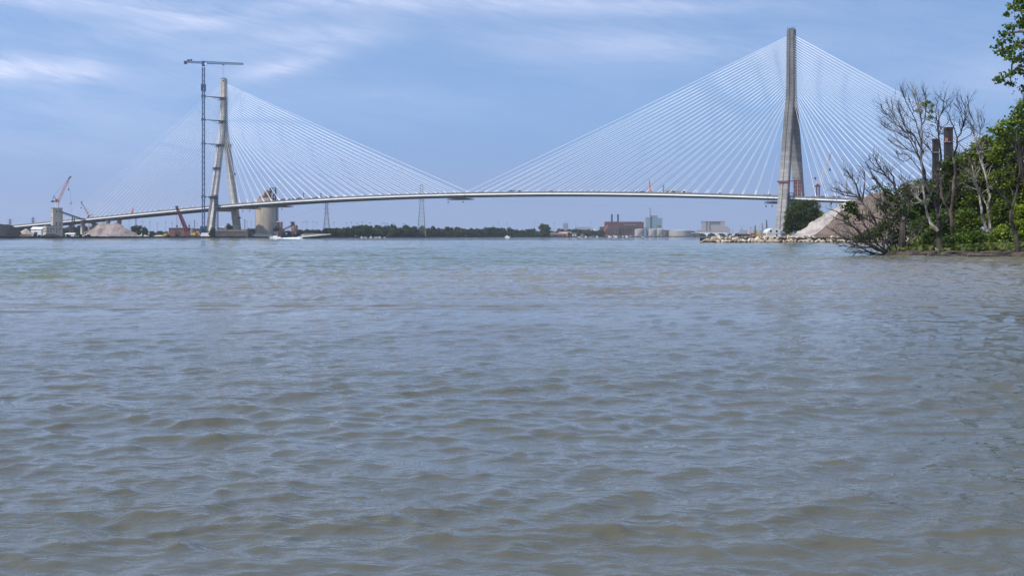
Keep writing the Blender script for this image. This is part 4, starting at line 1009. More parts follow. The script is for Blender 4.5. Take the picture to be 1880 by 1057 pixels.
for px, yt in ((555, 408), (561, 406.5), (565, 408), (575, 407), (581, 408.5), (613, 408.5), (636, 409.5), (645, 408), (655.5, 410), (665.5, 407.5), (679, 409), (701, 410), (705.5, 409.5), (711, 410.5), (723, 410), (742, 411)):
    pole(px, yt, 2900, 'flood', 'thin floodlight mast rising above the tree belt left of tallest pylon', 'floodlight masts above the tree belt', .26)
for px, yt in ((915, 408), (931, 409), (981, 406), (1017.5, 409), (1057, 407), (1084.5, 408)):
    pole(px, yt, 3900, 'flood', 'thin floodlight mast above the trees between midspan and brick plant', 'floodlight masts right of midspan', .38)
for px, yt, lab in ((249.5, 397, 'grey lattice pole right of the large gravel heap'), (357, 404, 'grey lattice pole left of the tower crane mast'), (449.5, 402.5, 'small lattice pole between the far leg and silo')):
    b = G(px, 2200, 2); t = P(px, yt, 2200); th = thing('lattice_pole', lab, 'pole', b); a = MB(); a.lattice(b, t, 1.5, 9, .16, .9); a.build('lattice_shaft', M['galv'], th)
    for f in (.82, .94): a = MB(); z = 2+(t.z-2)*f; a.beam((b.x-2.6, b.y, z), (b.x+2.6, b.y, z), .24); a.build('cross_arm', M['galv'], th)
for px, yt, D, lab in ((18.5, 402, 2700, 'far pylon above the coal heap, left of two'), (60.5, 399, 2600, 'far pylon above the left approach, right of two')):
    b = G(px, D, 2); t = P(px, yt, D); th = thing('far_pylon', lab, 'pylon', b); a = MB(); a.lattice(b, t, 5, 9, .3, 2); a.build('lattice_body', M['galv'], th)
    for f in (.8, .93): a = MB(); z = 2+(t.z-2)*f; a.beam((b.x-6, D, z), (b.x+6, D, z), .6); a.build('cross_arm', M['galv'], th)
# ================================================================ far shore: the middle and right
def bld(name, label, boxes, D, m, dep=20, extra=None, cat='building', roofm=None):
    x0 = min(b[0] for b in boxes); x1 = max(b[1] for b in boxes); o = zbase((x0+x1)/2, D); th = thing(name, label, cat, o)
    for k, (bx0, bx1, by0, by1) in enumerate(boxes):
        a = MB(); a.pbox(bx0, bx1, by0, by1, D+k*.01, dep); a.build('wall' if k == 0 else 'wing', m, th)
        a = MB(); a.pbox(bx0-.15, bx1+.15, by0-.35, by0-.004, D-.3, dep+.6); a.build('parapet', roofm or m, th)
    return th
kD = 4050
pp = bld('brick_power_plant', 'long dark red brick power plant with two black chimneys', [(1116, 1182, 408, 433), (1112, 1136, 407.2, 416.5), (1103, 1112, 416.5, 433)], kD, M['brick'], 60, roofm=M['brickbrown'])
a = MB(); a.pbox(1110, 1136, 416.6, 433, kD-14, 13.5); a.build('front_block', M['brick2'], pp)
for i in range(7):
    a = MB(); a.pbox(1119+i*4.6-7, 1121+i*4.6-7, 419.5, 430, kD-14.5, .4); f = a.build('tall_window', M['glass'], pp)
    b = MB(); b.pbox(1119+i*4.6-7.1, 1121+i*4.6-6.9, 430.02, 430.4, kD-14.7, .6); b.build('sill', M['brick2'], f)
for i in range(9):
    a = MB(); a.pbox(1139+i*4.6, 1141.2+i*4.6, 418.5, 429, kD-.5, .45); f = a.build('tall_window', M['glass'], pp)
    b = MB(); b.pbox(1138.9+i*4.6, 1141.3+i*4.6, 429.02, 429.4, kD-.7, .6); b.build('sill', M['brick2'], f)
for i in range(12):
    a = MB(); a.pbox(1146+i*1.85, 1147+i*1.85, 412, 413.2, kD-.5, .45); a.build('pale_panel', M['tank'], pp)
a = MB(); a.pbox(1136.2, 1181, 416.6, 417.2, kD-.6, .5); a.build('string_course', M['brick2'], pp)
for i in range(8):
    a = MB(); a.pbox(1139+i*5.2, 1141+i*5.2, 406.2, 407.7, kD+8, 8); a.build('roof_vent', M['dark'], pp)
for px in (1123.3, 1134.6):
    c = G(px, kD+25); a = MB(); z = P(0, 393.2, kD).z; z0 = P(0, 407.2, kD).z
    a.lathe((c.x, c.y, 0), [(2.6, z0-3), (2.3, z-4), (2.8, z-3.8), (2.8, z), (2.0, z)], 14); ch = a.build('chimney', M['dark'], pp)
    a = MB(); a.lathe((c.x, c.y, 0), [(2.75, z-9.5), (2.75, z-8.6)], 14); a.build('band', M['dark'], ch)
b = zbase(1104, 3960); th = thing('crawler_crane', 'slender orange crane boom leaning before the brick power plant', 'crane', b)
a = MB(); a.lattice(P(1104.5, 431, 3960), P(1115.5, 413.5, 3960), 3.4, 10, .6, 2.2); a.build('boom', M['orange'], th); a = MB(); a.pbox(1100, 1106, 430, 433, 3958, 5); a.build('machine_house', M['yellow'], th)
st = bld('blue_grey_mill', 'tall blue grey windowless mill block with a dark stack', [(1186.5, 1208, 399.3, 433), (1207.8, 1216, 401, 433), (1195, 1207.5, 396.2, 399.3)], 4300, M['bluegrey'], 40)
c = G(1193.4, 4297); a = MB(); z = P(0, 381.8, 4300).z; a.lathe((c.x, c.y, 0), [(1.7, 20), (1.5, z-4), (2.0, z-3), (2.0, z)], 10); a.build('stack_pipe', M['grey'], st)
a = MB(); a.pbox(1206.3, 1208.3, 414.6, 415.9, 4299.4, .5); a.pbox(1208.6, 1210.4, 414.9, 415.9, 4299.4, .5); a.pbox(1210.7, 1213.2, 413.9, 415.9, 4299.4, .5); a.build('wall_sign', M['dark'], st)
a = MB(); a.pbox(1183.2, 1186.4, 416.5, 433, 4290, 30); a.build('side_block', M['bluegrey'], st)
def tank(label, x0, x1, y0, D, stair=True):
    o = zbase((x0+x1)/2, D); r = Wd(x1-x0, D)/2; z = P(0, y0, D).z; th = thing('storage_tank', label, 'tank', o)
    a = MB(); a.cyl(o, r, 1.9, z, 40); a.build('shell', M['tank'], th)
    a = MB(); a.lathe((o.x, o.y, 0), [(r+.3, z+.004), (r+.3, z+.5), (r*.3, z+1.5), (.2, z+1.7)], 40); a.build('roof', M['roof'], th)
    if stair:
        a = MB(); n = 12
        for i in range(n):
            t = -2.2+1.3*i/n; t2 = -2.2+1.3*(i+1)/n; a.beam((o.x+math.cos(t)*(r+.6), o.y+math.sin(t)*(r+.6), 2+(z-2)*i/n), (o.x+math.cos(t2)*(r+.6), o.y+math.sin(t2)*(r+.6), 2+(z-2)*(i+1)/n), .8)
        a.build('spiral_stair', M['grey'], th)
tank('pale round storage tank in front of the brick plant right end', 1165, 1183, 421.3, 3850)
tank('pale storage tank below the blue grey mill, left of a close pair', 1190.5, 1206, 421.5, 3880)
tank('pale storage tank below the blue grey mill, right of a close pair', 1204, 1219.7, 421.2, 3910)
tank('wide low pink tinted tank right of the dark brown hut', 1228.5, 1268, 423.6, 3950, False)
shed('dark brown hut between the pale tanks', 1219.8, 1228, 422.3, 423.2, 4000, M['brickbrown'], M['brickbrown'], 14)
shed('low dark shed right of the wide tank', 1268, 1283, 427, 428, 4080, M['brickbrown'], M['grey'], 20)
# old station tower
sD2 = 5600; stn = thing('station_building', 'broad pale many windowed station tower with dark cornice', 'building', zbase(1310, sD2))
a = MB(); a.pbox(1290.6, 1330.2, 407.6, 426, sD2, 45); a.build('wall', M['station'], stn)
a = MB(); a.pbox(1289.8, 1331, 406.3, 407.55, sD2-4, 52); a.build('cornice', M['brickbrown'], stn)
for x0, x1 in ((1290.2, 1296.5), (1299.5, 1302), (1322.5, 1330.6)):
    a = MB(); a.pbox(x0, x1, 407.62, 426, sD2-5, 4.9); a.build('pavilion', M['station'], stn)
a = MB(); a.pbox(1286, 1334, 424, 433, sD2-20, 14); a.build('base_storey', M['station'], stn)
bld('far_office_block', 'faint grey stepped office block right of the station tower', [(1331, 1338, 416.5, 433), (1336, 1341, 420, 433)], 6500, M['block_facade'], 30)
bld('far_office_block', 'faint low office block left of the station tower', [(1279, 1290, 422.8, 433)], 6800, M['block_facade'], 30)
wh = thing('arched_warehouse', 'low white warehouse with three dark arches below the station tower', 'building', zbase(1315, 4350))
for x0, x1 in ((1278, 1297.5), (1297.6, 1315.5), (1315.6, 1334)):
    a = MB(); w = Wd((x1-x0)*.9, 4350)/2; c = G((x0+x1)/2, 4350); h = P(0, 428.2, 4350).z-2; k = 11; H = P(0, 427.2, 4350).z
    xs = [c.x-math.cos(math.pi*j/(k-1))*w for j in range(k)]; zs_ = [2+math.sin(math.pi*j/(k-1))*h for j in range(k)]
    W2 = Wd(x1-x0, 4350)/2; vs = []; fs = []
    pts = [(c.x-W2, 4350, 1.5)]+[(x, 4350, z) for x, z in zip(xs, zs_)]+[(c.x+W2, 4350, 1.5), (c.x+W2, 4350, H), (c.x-W2, 4350, H)]
    a.poly(pts, (0, 4, 0)); bay = a.build('arched_bay', M['whitep'], wh)
    b = MB(); b.box(c.x-w, c.x+w, 4356, 4358, 1.5, 2+h); b.build('dark_opening', M['dark'], bay)
a = MB(); a.pbox(1278, 1334, 427.0, 427.2, 4350, 60); a.pbox(1334.1, 1350, 428.6, 433, 4351, 30); a.build('roof_deck', M['whitep'], wh)
def spire(label, px, yt, yb, w, D, m):
    o = zbase(px, D); th = thing('spired_building', label, 'building', o); z = P(0, yb, D).z; t = P(0, yt, D).z; r = Wd(w, D)/2
    a = MB(); a.box(o.x-r, o.x+r, D-r, D+r, 1.9, z); a.build('wall', m, th); a = MB(); a.lathe((o.x, D, 0), [(r*.95, z+.004), (r*.45, z+(t-z)*.35), (r*.16, z+(t-z)*.55), (.2, t)], 8); a.build('spire', M['galv'], th)
    a = MB(); a.box(o.x-r*2, o.x-r-.01, D-r*.7, D+r*.7, 1.9, 2+(z-2)*.55); a.build('wing', m, th)
spire('far grey spired tower left of the moored ship', 1360.5, 412, 421, 6.5, 5200, M['block_facade'])
spire('tiny far chapel tower between station and spire', 1345, 418, 424, 2.2, 5200, M['block_facade'])
bld('far_office_block', 'faint low blue block right of the grey spire', [(1364, 1372, 423.5, 433), (1384, 1412, 423.6, 433)], 5300, M['block_facade'], 30)
sk = thing('pointed_skyscraper', 'far pointed grey skyscraper above the trees', 'building', zbase(1038.4, 8200))
a = MB(); a.pbox(1034.2, 1043.2, 409.5, 433, 8200, 35); a.build('wall', M['tower_facade'], sk)
a = MB(); p = P(1038.6, 409.5, 8200); r = Wd(4.5, 8200); t = P(0, 404.5, 8200).z
a.add([(p.x-r, 8200, p.z+.01), (p.x+r, 8200, p.z+.01), (p.x+r, 8235, p.z+.01), (p.x-r, 8235, p.z+.01), (p.x, 8217, t)], [(0, 1, 4), (1, 2, 4), (2, 3, 4), (3, 0, 4), (3, 2, 1, 0)]); a.build('pyramid_roof', M['tower_facade'], sk)
a = MB(); a.beam((p.x, 8217, t-2), (p.x, 8217, t+9), 1.5); a.build('mast', M['galv'], sk)
bld('far_office_block', 'faint wide low blocks right of the pointed skyscraper', [(1057, 1066, 417.3, 433), (1067, 1083, 417, 433), (1080, 1089, 419, 433)], 7600, M['block_facade'], 40)
shed('brown gabled boathouse at the water right of the big tree', 1010, 1032, 427.6, 430.5, 3020, M['brickbrown'], M['roofbrown'], 26)
shed('long pink roofed shed behind the brown boathouse', 1026, 1048, 426, 428.4, 3080, M['tan'], M['roofpink'], 22)
shed('small white gabled house right of the pink roofed shed', 1051, 1058, 428.3, 430.2, 3150, M['whitep'], M['roofbrown'], 12)
shed('low orange brown store right of the white gabled house', 1058, 1072, 430, 431, 3250, M['rust'], M['roofbrown'], 12)
for x, yt, lab in ((1091, 420, 'white stub mast left of the brick plant, left of two'), (1094, 422, 'white stub mast left of the brick plant, right of two')):
    o = zbase(x, 3500); th = thing('stub_mast', lab, 'mast', o); a = MB(); a.lathe((o.x, o.y, 0), [(1.8, 2), (1.3, 10), (1.5, P(0, yt, 3500).z-1), (.6, P(0, yt, 3500).z)], 9); a.build('column', M['whitep'], th); a = MB(); a.box(o.x-2.4, o.x+2.4, 3498, 3502, 1.9, 6); a.build('base', M['dark'], th)
# small boats and yard clutter along the far waterline
def boat(label, px, D, L, m, cab=True, mast=0, group=None, name='boat', h=1.6):
    o = G(px, D, 0); th = thing(name, label, 'boat', o, group); w = L*.16
    a = MB(); a.poly([(o.x-L*.46, D-w, -.3), (o.x+L*.36, D-w, -.3), (o.x+L*.5, D-w, h), (o.x-L*.5, D-w, h*.85)], (0, 2*w, 0)); a.build('hull', m, th)
    if cab: a = MB(); a.poly([(o.x-L*.25, D-w*.7, h*.9), (o.x+L*.2, D-w*.7, h*.9), (o.x+L*.08, D-w*.7, h*1.9), (o.x-L*.22, D-w*.7, h*1.9)], (0, w*1.4, 0)); a.build('cabin', M['whitep'], th)
    if mast:
        a = MB(); a.tube([(o.x, D, h), (o.x, D, mast)], .12, 5); a.beam((o.x, D, h+1.6), (o.x-L*.42, D, h+1.8), .3); a.build('mast', M['galv'], th)
boat('small white sailboat with bare mast before the far trees', 931.5, 2320, 9, M['whitep'], True, 19)
boat('small dark motorboat on the open water before the brick plant', 1144, 2050, 7.5, M['dark'], True, h=1.2)
boat('small white boat left of the dark motorboat', 1131, 3300, 7, M['whitep'], True, h=1.6)
boat('white cabin cruiser moored by the cream block at the wharf', 506, 1880, 15, M['whitep'], True, h=1.5)
rr = random.Random(21)
for i, px in enumerate((664, 670, 681, 690, 697, 706)):
    boat('small white boat moored under the far trees by the tallest pylon', px, shore(px)-9, rr.uniform(3.5, 7), M['roof'], i % 2 == 0, group='white boats moored under the far trees', h=rr.uniform(.7, 1.2))
for i, px in enumerate((1062, 1068, 1075, 1082, 1089, 1096, 1101, 1118, 1127, 1139, 1150, 1158, 1180, 1196, 1236)):
    D = shore(px)-6; m = ('whitep', 'dark', 'whitep', 'tan', 'dark')[i % 5]
    boat('%s work boat moored along the quay before the brick plant and tanks' % {'whitep': 'white', 'dark': 'dark', 'tan': 'tan'}[m], px, D, rr.uniform(6, 14), M[m], i % 3 > 0, group={'whitep': 'white', 'dark': 'dark', 'tan': 'tan'}[m]+' work boats moored along the far quay', h=rr.uniform(1.2, 2.2))
# ship and floating cranes left of the right tower
sp = G(1379, 4150, 0); th = thing('work_ship', 'pinkish tall moored ship left of the white domed hut', 'ship', sp)
a = MB(); q0, q1 = G(1368, 4150), G(1392, 4150); a.poly([(q0.x, 4140, -.4), (q1.x, 4140, -.4), (q1.x+3, 4140, 8), (q0.x-2, 4140, 8)], (0, 20, 0)); a.build('hull', M['dark'], th)
for x0, x1, y0, y1 in ((1374, 1383.5, 424.5, 428.3), (1375.5, 1382, 421.5, 424.4), (1377, 1380.5, 419, 421.4)):
    a = MB(); a.pbox(x0, x1, y0, y1, 4143, 12); a.build('deck_house', mat('pink_ship_paint', (.52, .36, .32), .6, .2, .2), th)
a = MB(); a.pbox(1377.8, 1379.6, 417.2, 418.9, 4146, 5); a.build('funnel', M['dark'], th)
for x, yt, lean, lab, m in ((1386, 414, .4, 'dark mast of a floating rig right of the pinkish ship', 'dark'), (1394, 409, -2.5, 'pale leaning crane boom left of the white domed hut, left of two', 'roof'), (1401, 409, -2.0, 'pale leaning crane boom left of the white domed hut, right of two', 'galv'), (1407.5, 404, 0, 'tall thin dark mast just left of the white domed hut', 'dark')):
    o = zbase(x, 4000); t = P(x+lean, yt, 4000); th = thing('floating_crane', lab, 'crane', o); a = MB(); a.lattice(o, t, 3.4, 9, .55, 1.6); a.build('boom', M[m], th)
    a = MB(); a.box(o.x-7, o.x+7, 3995, 4005, 1.8, 7); a.build('machine_house', M[m], th); a = MB(); a.beam(o+Vector((6, 0, 6)), t, .4); a.build('stay_rope', M['dark'], th)
# ---------------- trees of the far shore
def proto_tree(name, seed, H=14.0, rx=6.0, leaf='leaf_far', size=1.05, per=4.4):
    rng = np.random.default_rng(seed); th = thing(name, 'leafy green tree', 'tree', (0, 0, 0))
    blobs = [(0, 0, H*.60, rx*.8, rx*.8, H*.34), (0, 0, H*.2, rx*.85, rx*.85, H*.2)]
    for i in range(7):
        t = rng.uniform(0, 6.28); r = rx*rng.uniform(.3, .72); z = H*rng.uniform(.16, .84); k = rng.uniform(.3, .5)
        blobs.append((r*math.cos(t), r*math.sin(t), z, rx*k, rx*k, rx*k*rng.uniform(.8, 1.1)))
    pts = blob_points(blobs, per, rng, clump=.55, nclump=8, shell=.5)
    leaf_obj('crown', pts, size, rng, M[leaf], th, flat=.3)
    a = MB(); a.tube([(0, 0, -.8), (.1, 0, H*.3), (.2, .1, H*.65)], [.38, .28, .1], 7)
    for i in range(5):
        t = i*1.27; a.tube([(0, 0, H*(.25+.06*i)), (math.cos(t)*rx*.35, math.sin(t)*rx*.35, H*(.45+.06*i))], [.16, .05], 5)
    a.build('trunk', M['bark_brown'], th); return th
rr = random.Random(77)
FP = [proto_tree('broadleaf_tree', 100+i, H, rx) for i, (H, rx) in enumerate(((14, 6), (12, 6.5), (16, 5.2), (13, 5.5), (15, 7)))]
used = set()
def far_tree(px, ytop, D, wpx, label, group=None, k=None):
    k = rr.randrange(5) if k is None else k; pr = FP[k]; H = (14, 12, 16, 13, 15)[k]; rx = (6, 6.5, 5.2, 5.5, 7)[k]
    sz = (P(0, ytop, D).z-2)/(H*.97); sx = Wd(wpx, D)/(2*rx); sx = min(max(sx, sz*.6), sz*1.9); loc = zbase(px, D); rz = rr.uniform(0, 6.28)
    if k not in used:
        used.add(k); pr.location = loc; pr.rotation_euler = (0, 0, rz); pr.scale = (sx, sx, sz); pr['label'] = label
        if group: pr['group'] = group
    else: clone(pr, loc, rz, (sx, sx, sz), label, group)
TOPS = [(520, 424), (545, 421), (575, 419), (610, 418), (630, 416), (642, 414), (660, 414.5), (670, 411.5), (680, 413), (700, 414.5), (720, 414.5), (738, 413.5), (760, 415), (800, 416), (830, 417.5), (870, 418.5), (900, 418), (930, 419), (960, 420.5), (985, 422), (1020, 420), (1040, 421.5), (1060, 421.5), (1090, 422), (1105, 421)]
for lo, hi, lab, grp in ((522, 612, 'dark green tree behind the coal barge on the far shore', 'trees behind the coal barge'), (612, 770, 'green tree in the far belt between the two pylons', 'trees between the pylons'),
        (770, 905, 'green tree in the far belt right of the tallest pylon', 'trees right of the tallest pylon'), (905, 1005, 'green tree in the far belt near the white sailboat', 'trees near the sailboat'), (1005, 1112, 'low green tree among the far sheds left of the brick plant', 'trees among the far sheds')):
    px = lo+3
    while px < hi:
        D = shore(px); yt = interp(TOPS, px)
        for row in range(2):
            dd = D+16+row*34+rr.uniform(-5, 8); q = px+rr.uniform(-3, 3)
            far_tree(q, yt+(5.5, 0)[row]+rr.uniform(-1.6, 3.4), dd, rr.uniform(10, 16), lab, grp)
        px += rr.uniform(6.5, 9.5)
far_tree(1000, 410, 2860, 21, 'big dark round tree standing above the far tree belt', k=4)
far_tree(1045.5, 426.5, 2990, 6, 'small dark tree in front of the pink roofed shed')
for px, yt, w, D, lab in ((250, 413.5, 20, 2000, 'dark round tree right of the large gravel heap, larger of two'), (266, 417, 12, 2000, 'dark round tree right of the large gravel heap, smaller of two'), (422, 412.5, 17, 2080, 'green tree between the two legs of the left tower'), (390, 418, 12, 1890, 'dark bushy tree at the foot of the near left tower leg'),
        (460, 419.5, 20, 2120, 'low green tree between the far leg and the silo'), (518, 421, 10, 2060, 'low green tree right of the tan plant block'), (1272, 424, 9, 4400, 'tiny dark tree right of the wide low tank')):
    far_tree(px, yt, D, w, lab)
for px in (28, 36, 47, 58, 66, 74, 84, 117, 124, 131, 138, 146, 153, 160, 167, 174): far_tree(px, 416.5+rr.uniform(-1.5, 2), 2340+rr.uniform(-30, 90), 17, 'dark green tree behind the beige plant under the left approach', 'trees behind the beige plant')
for px in (280, 293, 305, 318, 334, 350, 365, 437, 446): far_tree(px, 424+rr.uniform(-1, 1.5), 2330+rr.uniform(-30, 60), 14, 'low green tree on the skyline under the left approach', 'low trees under the left approach')
for px in (148, 157, 163, 171, 180, 192, 204, 213, 223, 229, 243, 252, 262, 275, 286, 298, 311, 325, 118, 124, 72, 66): far_tree(px, 430.6+rr.uniform(-1.2, 1.2), shore(px)+5, rr.uniform(4.5, 8), 'small dark shrub at the foot of the far seawall', 'shrubs along the far seawall')
for px in (1290, 1306, 1322, 1340, 1352, 1368, 1388, 1400): far_tree(px, 429+rr.uniform(-1, .8), shore(px)+10, 9, 'tiny far tree by the arched warehouse', 'tiny trees by the arched warehouse')
# ================================================================ right shore
# ---- stone breakwater
def rock_proto(seed):
    rng = np.random.default_rng(seed); bm = bmesh.new(); bmesh.ops.create_icosphere(bm, subdivisions=2, radius=1)
    pl_ = [(rng.normal(size=3), rng.uniform(.5, .85)) for _ in range(9)]
    for v in bm.verts:
        p = np.array(v.co)
        for n_, d in pl_:
            n_ = n_/np.linalg.norm(n_); s = p@n_
            if s > d: p = p-n_*(s-d)
        p = p*(1+rng.normal()*.03); v.co = Vector(p*np.array([1.25, .95, .72]))
    me = bpy.data.meshes.new('boulder'); bm.to_mesh(me); bm.free(); me.materials.append(M['rock']); return me
RP = [rock_proto(300+i) for i in range(7)]
rr = random.Random(8)
def boulder(p, sc, rot, label, group=None, k=None):
    o = bpy.data.objects.new('boulder', RP[rr.randrange(7) if k is None else k]); COL.objects.link(o); o.location = p; o.scale = sc; o.rotation_euler = rot
    return tag(o, label, 'boulder', group)
BL = 'tan angular boulder heaped with many others along the breakwater'
px = 1321.0
while px < 1560:
    D = 528.5
    for row in range(4):
        if row == 3 and rr.random() < .35: continue
        s = rr.choice((rr.uniform(.4, .7), rr.uniform(.6, 1.0), rr.uniform(.8, 1.2)))*(1.0 if row else 1.1)
        p = G(px+rr.uniform(-3, 3), D-2.6+row*1.25+rr.uniform(-.4, .4), (.28, .85, 1.4, 1.95)[row]+rr.uniform(-.18, .22))
        boulder(p, (s*rr.uniform(.8, 1.25), s, s*rr.uniform(.75, 1.1)), (rr.uniform(-.7, .7), rr.uniform(-.7, .7), rr.uniform(0, 6.3)), BL, 'breakwater boulders')
    px += rr.uniform(5.2, 7.4)
for px in np.arange(1566, 1720, 9.0):
    for row in range(2):
        s = rr.uniform(.7, 1.1); boulder(G(px+rr.uniform(-3, 3), 528.5-1.5+row*1.6, .5+row*.8), (s, s, s*.9), (rr.uniform(-.6, .6), rr.uniform(-.6, .6), rr.uniform(0, 6.3)), 'boulder of the breakwater partly hidden behind the shore trees', 'hidden breakwater boulders')
boulder(G(1294, 527.5, .55), (1.75, 1.4, 1.35), (.1, -.35, .4), 'low wedge shaped boulder at the tip of the breakwater', k=2)
boulder(G(1301, 527.5, .75), (1.5, 1.4, 1.5), (.2, .1, 1.4), 'flat topped grey boulder second from the breakwater tip', k=4)
boulder(G(1312, 527.3, 1.15), (2.3, 1.7, 1.75), (.05, .05, .1), 'largest square brown boulder near the breakwater tip', k=1)
boulder(G(1286, 527.3, .12), (1.3, 1.0, .6), (.0, -.2, .2), 'small dark flat rock at the very tip of the breakwater', k=3)
# ---- stone heaps behind the breakwater
heap('stone_heap', 'large pale grey crushed stone heap sloping up behind the breakwater', 1449, 1660, [(1449, 433.6), (1460, 428), (1500, 402), (1541, 374), (1548, 371.5), (1560, 370.5), (1600, 369), (1630, 392), (1660, 430)], 700, M['limestone'], cat='stone heap', seed=31, gullies=1.3, z0=1.9)
heap('sand_heap', 'brown sand heap in front of the pale stone heap', 1489, 1720, [(1489, 433.8), (1500, 428), (1530, 401), (1562, 373), (1575, 365), (1592, 356), (1610, 351.5), (1635, 351), (1655, 362), (1720, 425)], 628, M['brown_sand'], cat='sand heap', seed=32, gullies=1.4, z0=1.9)
heap('sand_bank', 'low brown bank at the foot of the sand heap by the boulders', 1512, 1545, [(1512, 434.2), (1520, 430.5), (1532, 430), (1545, 434)], 560, M['brown_sand'], cat='sand bank', seed=33, gullies=.3, z0=1.9)
# ---- domed huts below the right tower
def dome_hut(label, x0, x1, yt, D, m, windows=True, dep=16):
    o = G((x0+x1)/2, D, 1.9); w = Wd(x1-x0, D)/2; h = P(0, yt, D).z-1.9; th = thing('domed_hut', label, 'hut', o)
    a = MB(); k = 15; base = h*.35
    pts = [(o.x-w, D, 1.9), (o.x-w, D, 1.9+base)]+[(o.x-math.cos(math.pi*j/(k-1))*w, D, 1.9+base+math.sin(math.pi*j/(k-1))*(h-base)) for j in range(1, k-1)]+[(o.x+w, D, 1.9+base), (o.x+w, D, 1.9)]
    a.poly(pts, (0, dep, 0)); a.build('shell', m, th)
    if windows:
        for u in (-.46, .42):
            a = MB(); a.box(o.x+w*u-.6, o.x+w*u+.6, D-.12, D-.01, 1.9+h*.55, 1.9+h*.55+1.2); a.build('window', M['glass'], th)
        a = MB(); a.box(o.x+w*.3, o.x+w*.52, D-.12, D-.01, 1.9, 1.9+h*.3); a.build('door', M['dark'], th)
        a = MB(); a.box(o.x-w, o.x+w, D-.1, D-.012, 1.9+h*.37, 1.9+h*.39); a.build('band', M['tank'], th)
    return th
dome_hut('white domed hut with two small dark windows below the right tower', 1408.5, 1433, 419, 905, mat('hut_shell', (.56, .54, .51), .7, .15, .3))
dome_hut('dark grey domed shelter right of the white domed hut', 1430, 1468, 420, 960, M['grey'], False, 30)
for px, lab, m in ((1383, 'rusty steel drum on the quay left of the white domed hut', 'rust'), (1392, 'yellow site bin on the quay left of the white domed hut', 'yellow'), (1402, 'olive site bin beside the white domed hut', 'tan'), (1448, 'rust red container below the dark shelter', 'rust'), (1440, 'brown container between white hut and dark shelter', 'brickbrown')):
    container(lab, px-4, px+4, 428.6, 433, 880, M[m], 'site_container', 'container')
for px in (1352, 1359, 1366, 1372): container('small dark crate on the quay edge left of the rusty drum', px-2.4, px+2.4, 430.2, 433.4, 700, M['dark' if px % 2 else 'brickbrown'], 'quay_crate', 'crate', 'crates on the quay edge')
# ---- red and white luffing crane right of the right tower
D = 1560; b = G(1501.7, D, 2); th = thing('luffing_crane', 'red and white luffing tower crane behind the deck right of the right tower', 'crane', b); pv = P(1501.7, 343, D)
a = MB(); a.lattice(b, (b.x, b.y, P(0, 362, D).z), 3.2, 12, .18); a.build('lower_mast', M['pink'], th)
a = MB(); a.lattice((b.x, b.y, P(0, 362, D).z), pv, 3.2, 5, .2); a.build('upper_mast', M['red'], th)
a = MB(); a.box(pv.x-4.5, pv.x+2.4, D-1.6, D+1.6, pv.z, pv.z+1.2); a.box(pv.x-1.5, pv.x+1.5, D-1.2, D+1.2, pv.z+1.203, pv.z+3.2); a.build('machine_deck', M['red'], th)
tp = P(1524.5, 284, D); a = MB(); a.lattice(pv+Vector((1.4, 0, 1.2)), tp, 2.4, 20, .17, 1.4); a.build('boom', M['whitep'], th)
ap_ = P(1497, 327, D); q = P(1495.4, 343, D); a = MB(); a.beam(pv+Vector((-.6, 0, 1)), ap_, .8); a.beam(ap_, q, .45); a.beam(ap_, tp, .16); a.build('back_frame', M['whitep'], th)
a = MB(); a.box(ap_.x-1, ap_.x+.8, D-1, D+1, ap_.z-1, ap_.z+.9); a.build('frame_head', M['red'], th)
a = MB(); a.box(q.x-1.6, q.x+1.2, D-1.6, D+1.6, q.z-1, q.z+1.4); a.build('counterweight', M['whitep'], th)
a = MB(); a.beam(tp, tp+Vector((.8, 0, 2.2)), 1.2); a.build('boom_head', M['dark'], th)
h = P(1523.5, 310.5, D); a = MB(); a.beam((h.x, D, tp.z), (h.x, D, h.z), .14); a.lathe((h.x, D, 0), [(.1, h.z+1), (.9, h.z+.2), (.9, h.z-1.4), (.1, h.z-2.2)], 8); a.build('hook_block', M['dark'], th)
# lamp pole by the stone heap
b = G(1536, 740, 1.9); z = P(0, 345.5, 740).z; th = thing('lamp_pole', 'grey lamp pole with short crossarm rising behind the pale stone heap', 'pole', b)
a = MB(); a.tube([b, (b.x, b.y, z)], [.22, .14], 7); a.build('pole_shaft', M['galv'], th)
for zz, w in ((z-.2, 1.2), (P(0, 361.5, 740).z, 1.2)):
    a = MB(); a.beam((b.x-w, b.y, zz), (b.x+w, b.y, zz), .22); a.box(b.x-w-.3, b.x-w+.7, b.y-.3, b.y+.3, zz+.12, zz+.5); a.box(b.x+w-.7, b.x+w+.3, b.y-.3, b.y+.3, zz+.12, zz+.5); a.build('lamp_arm', M['galv'], th)
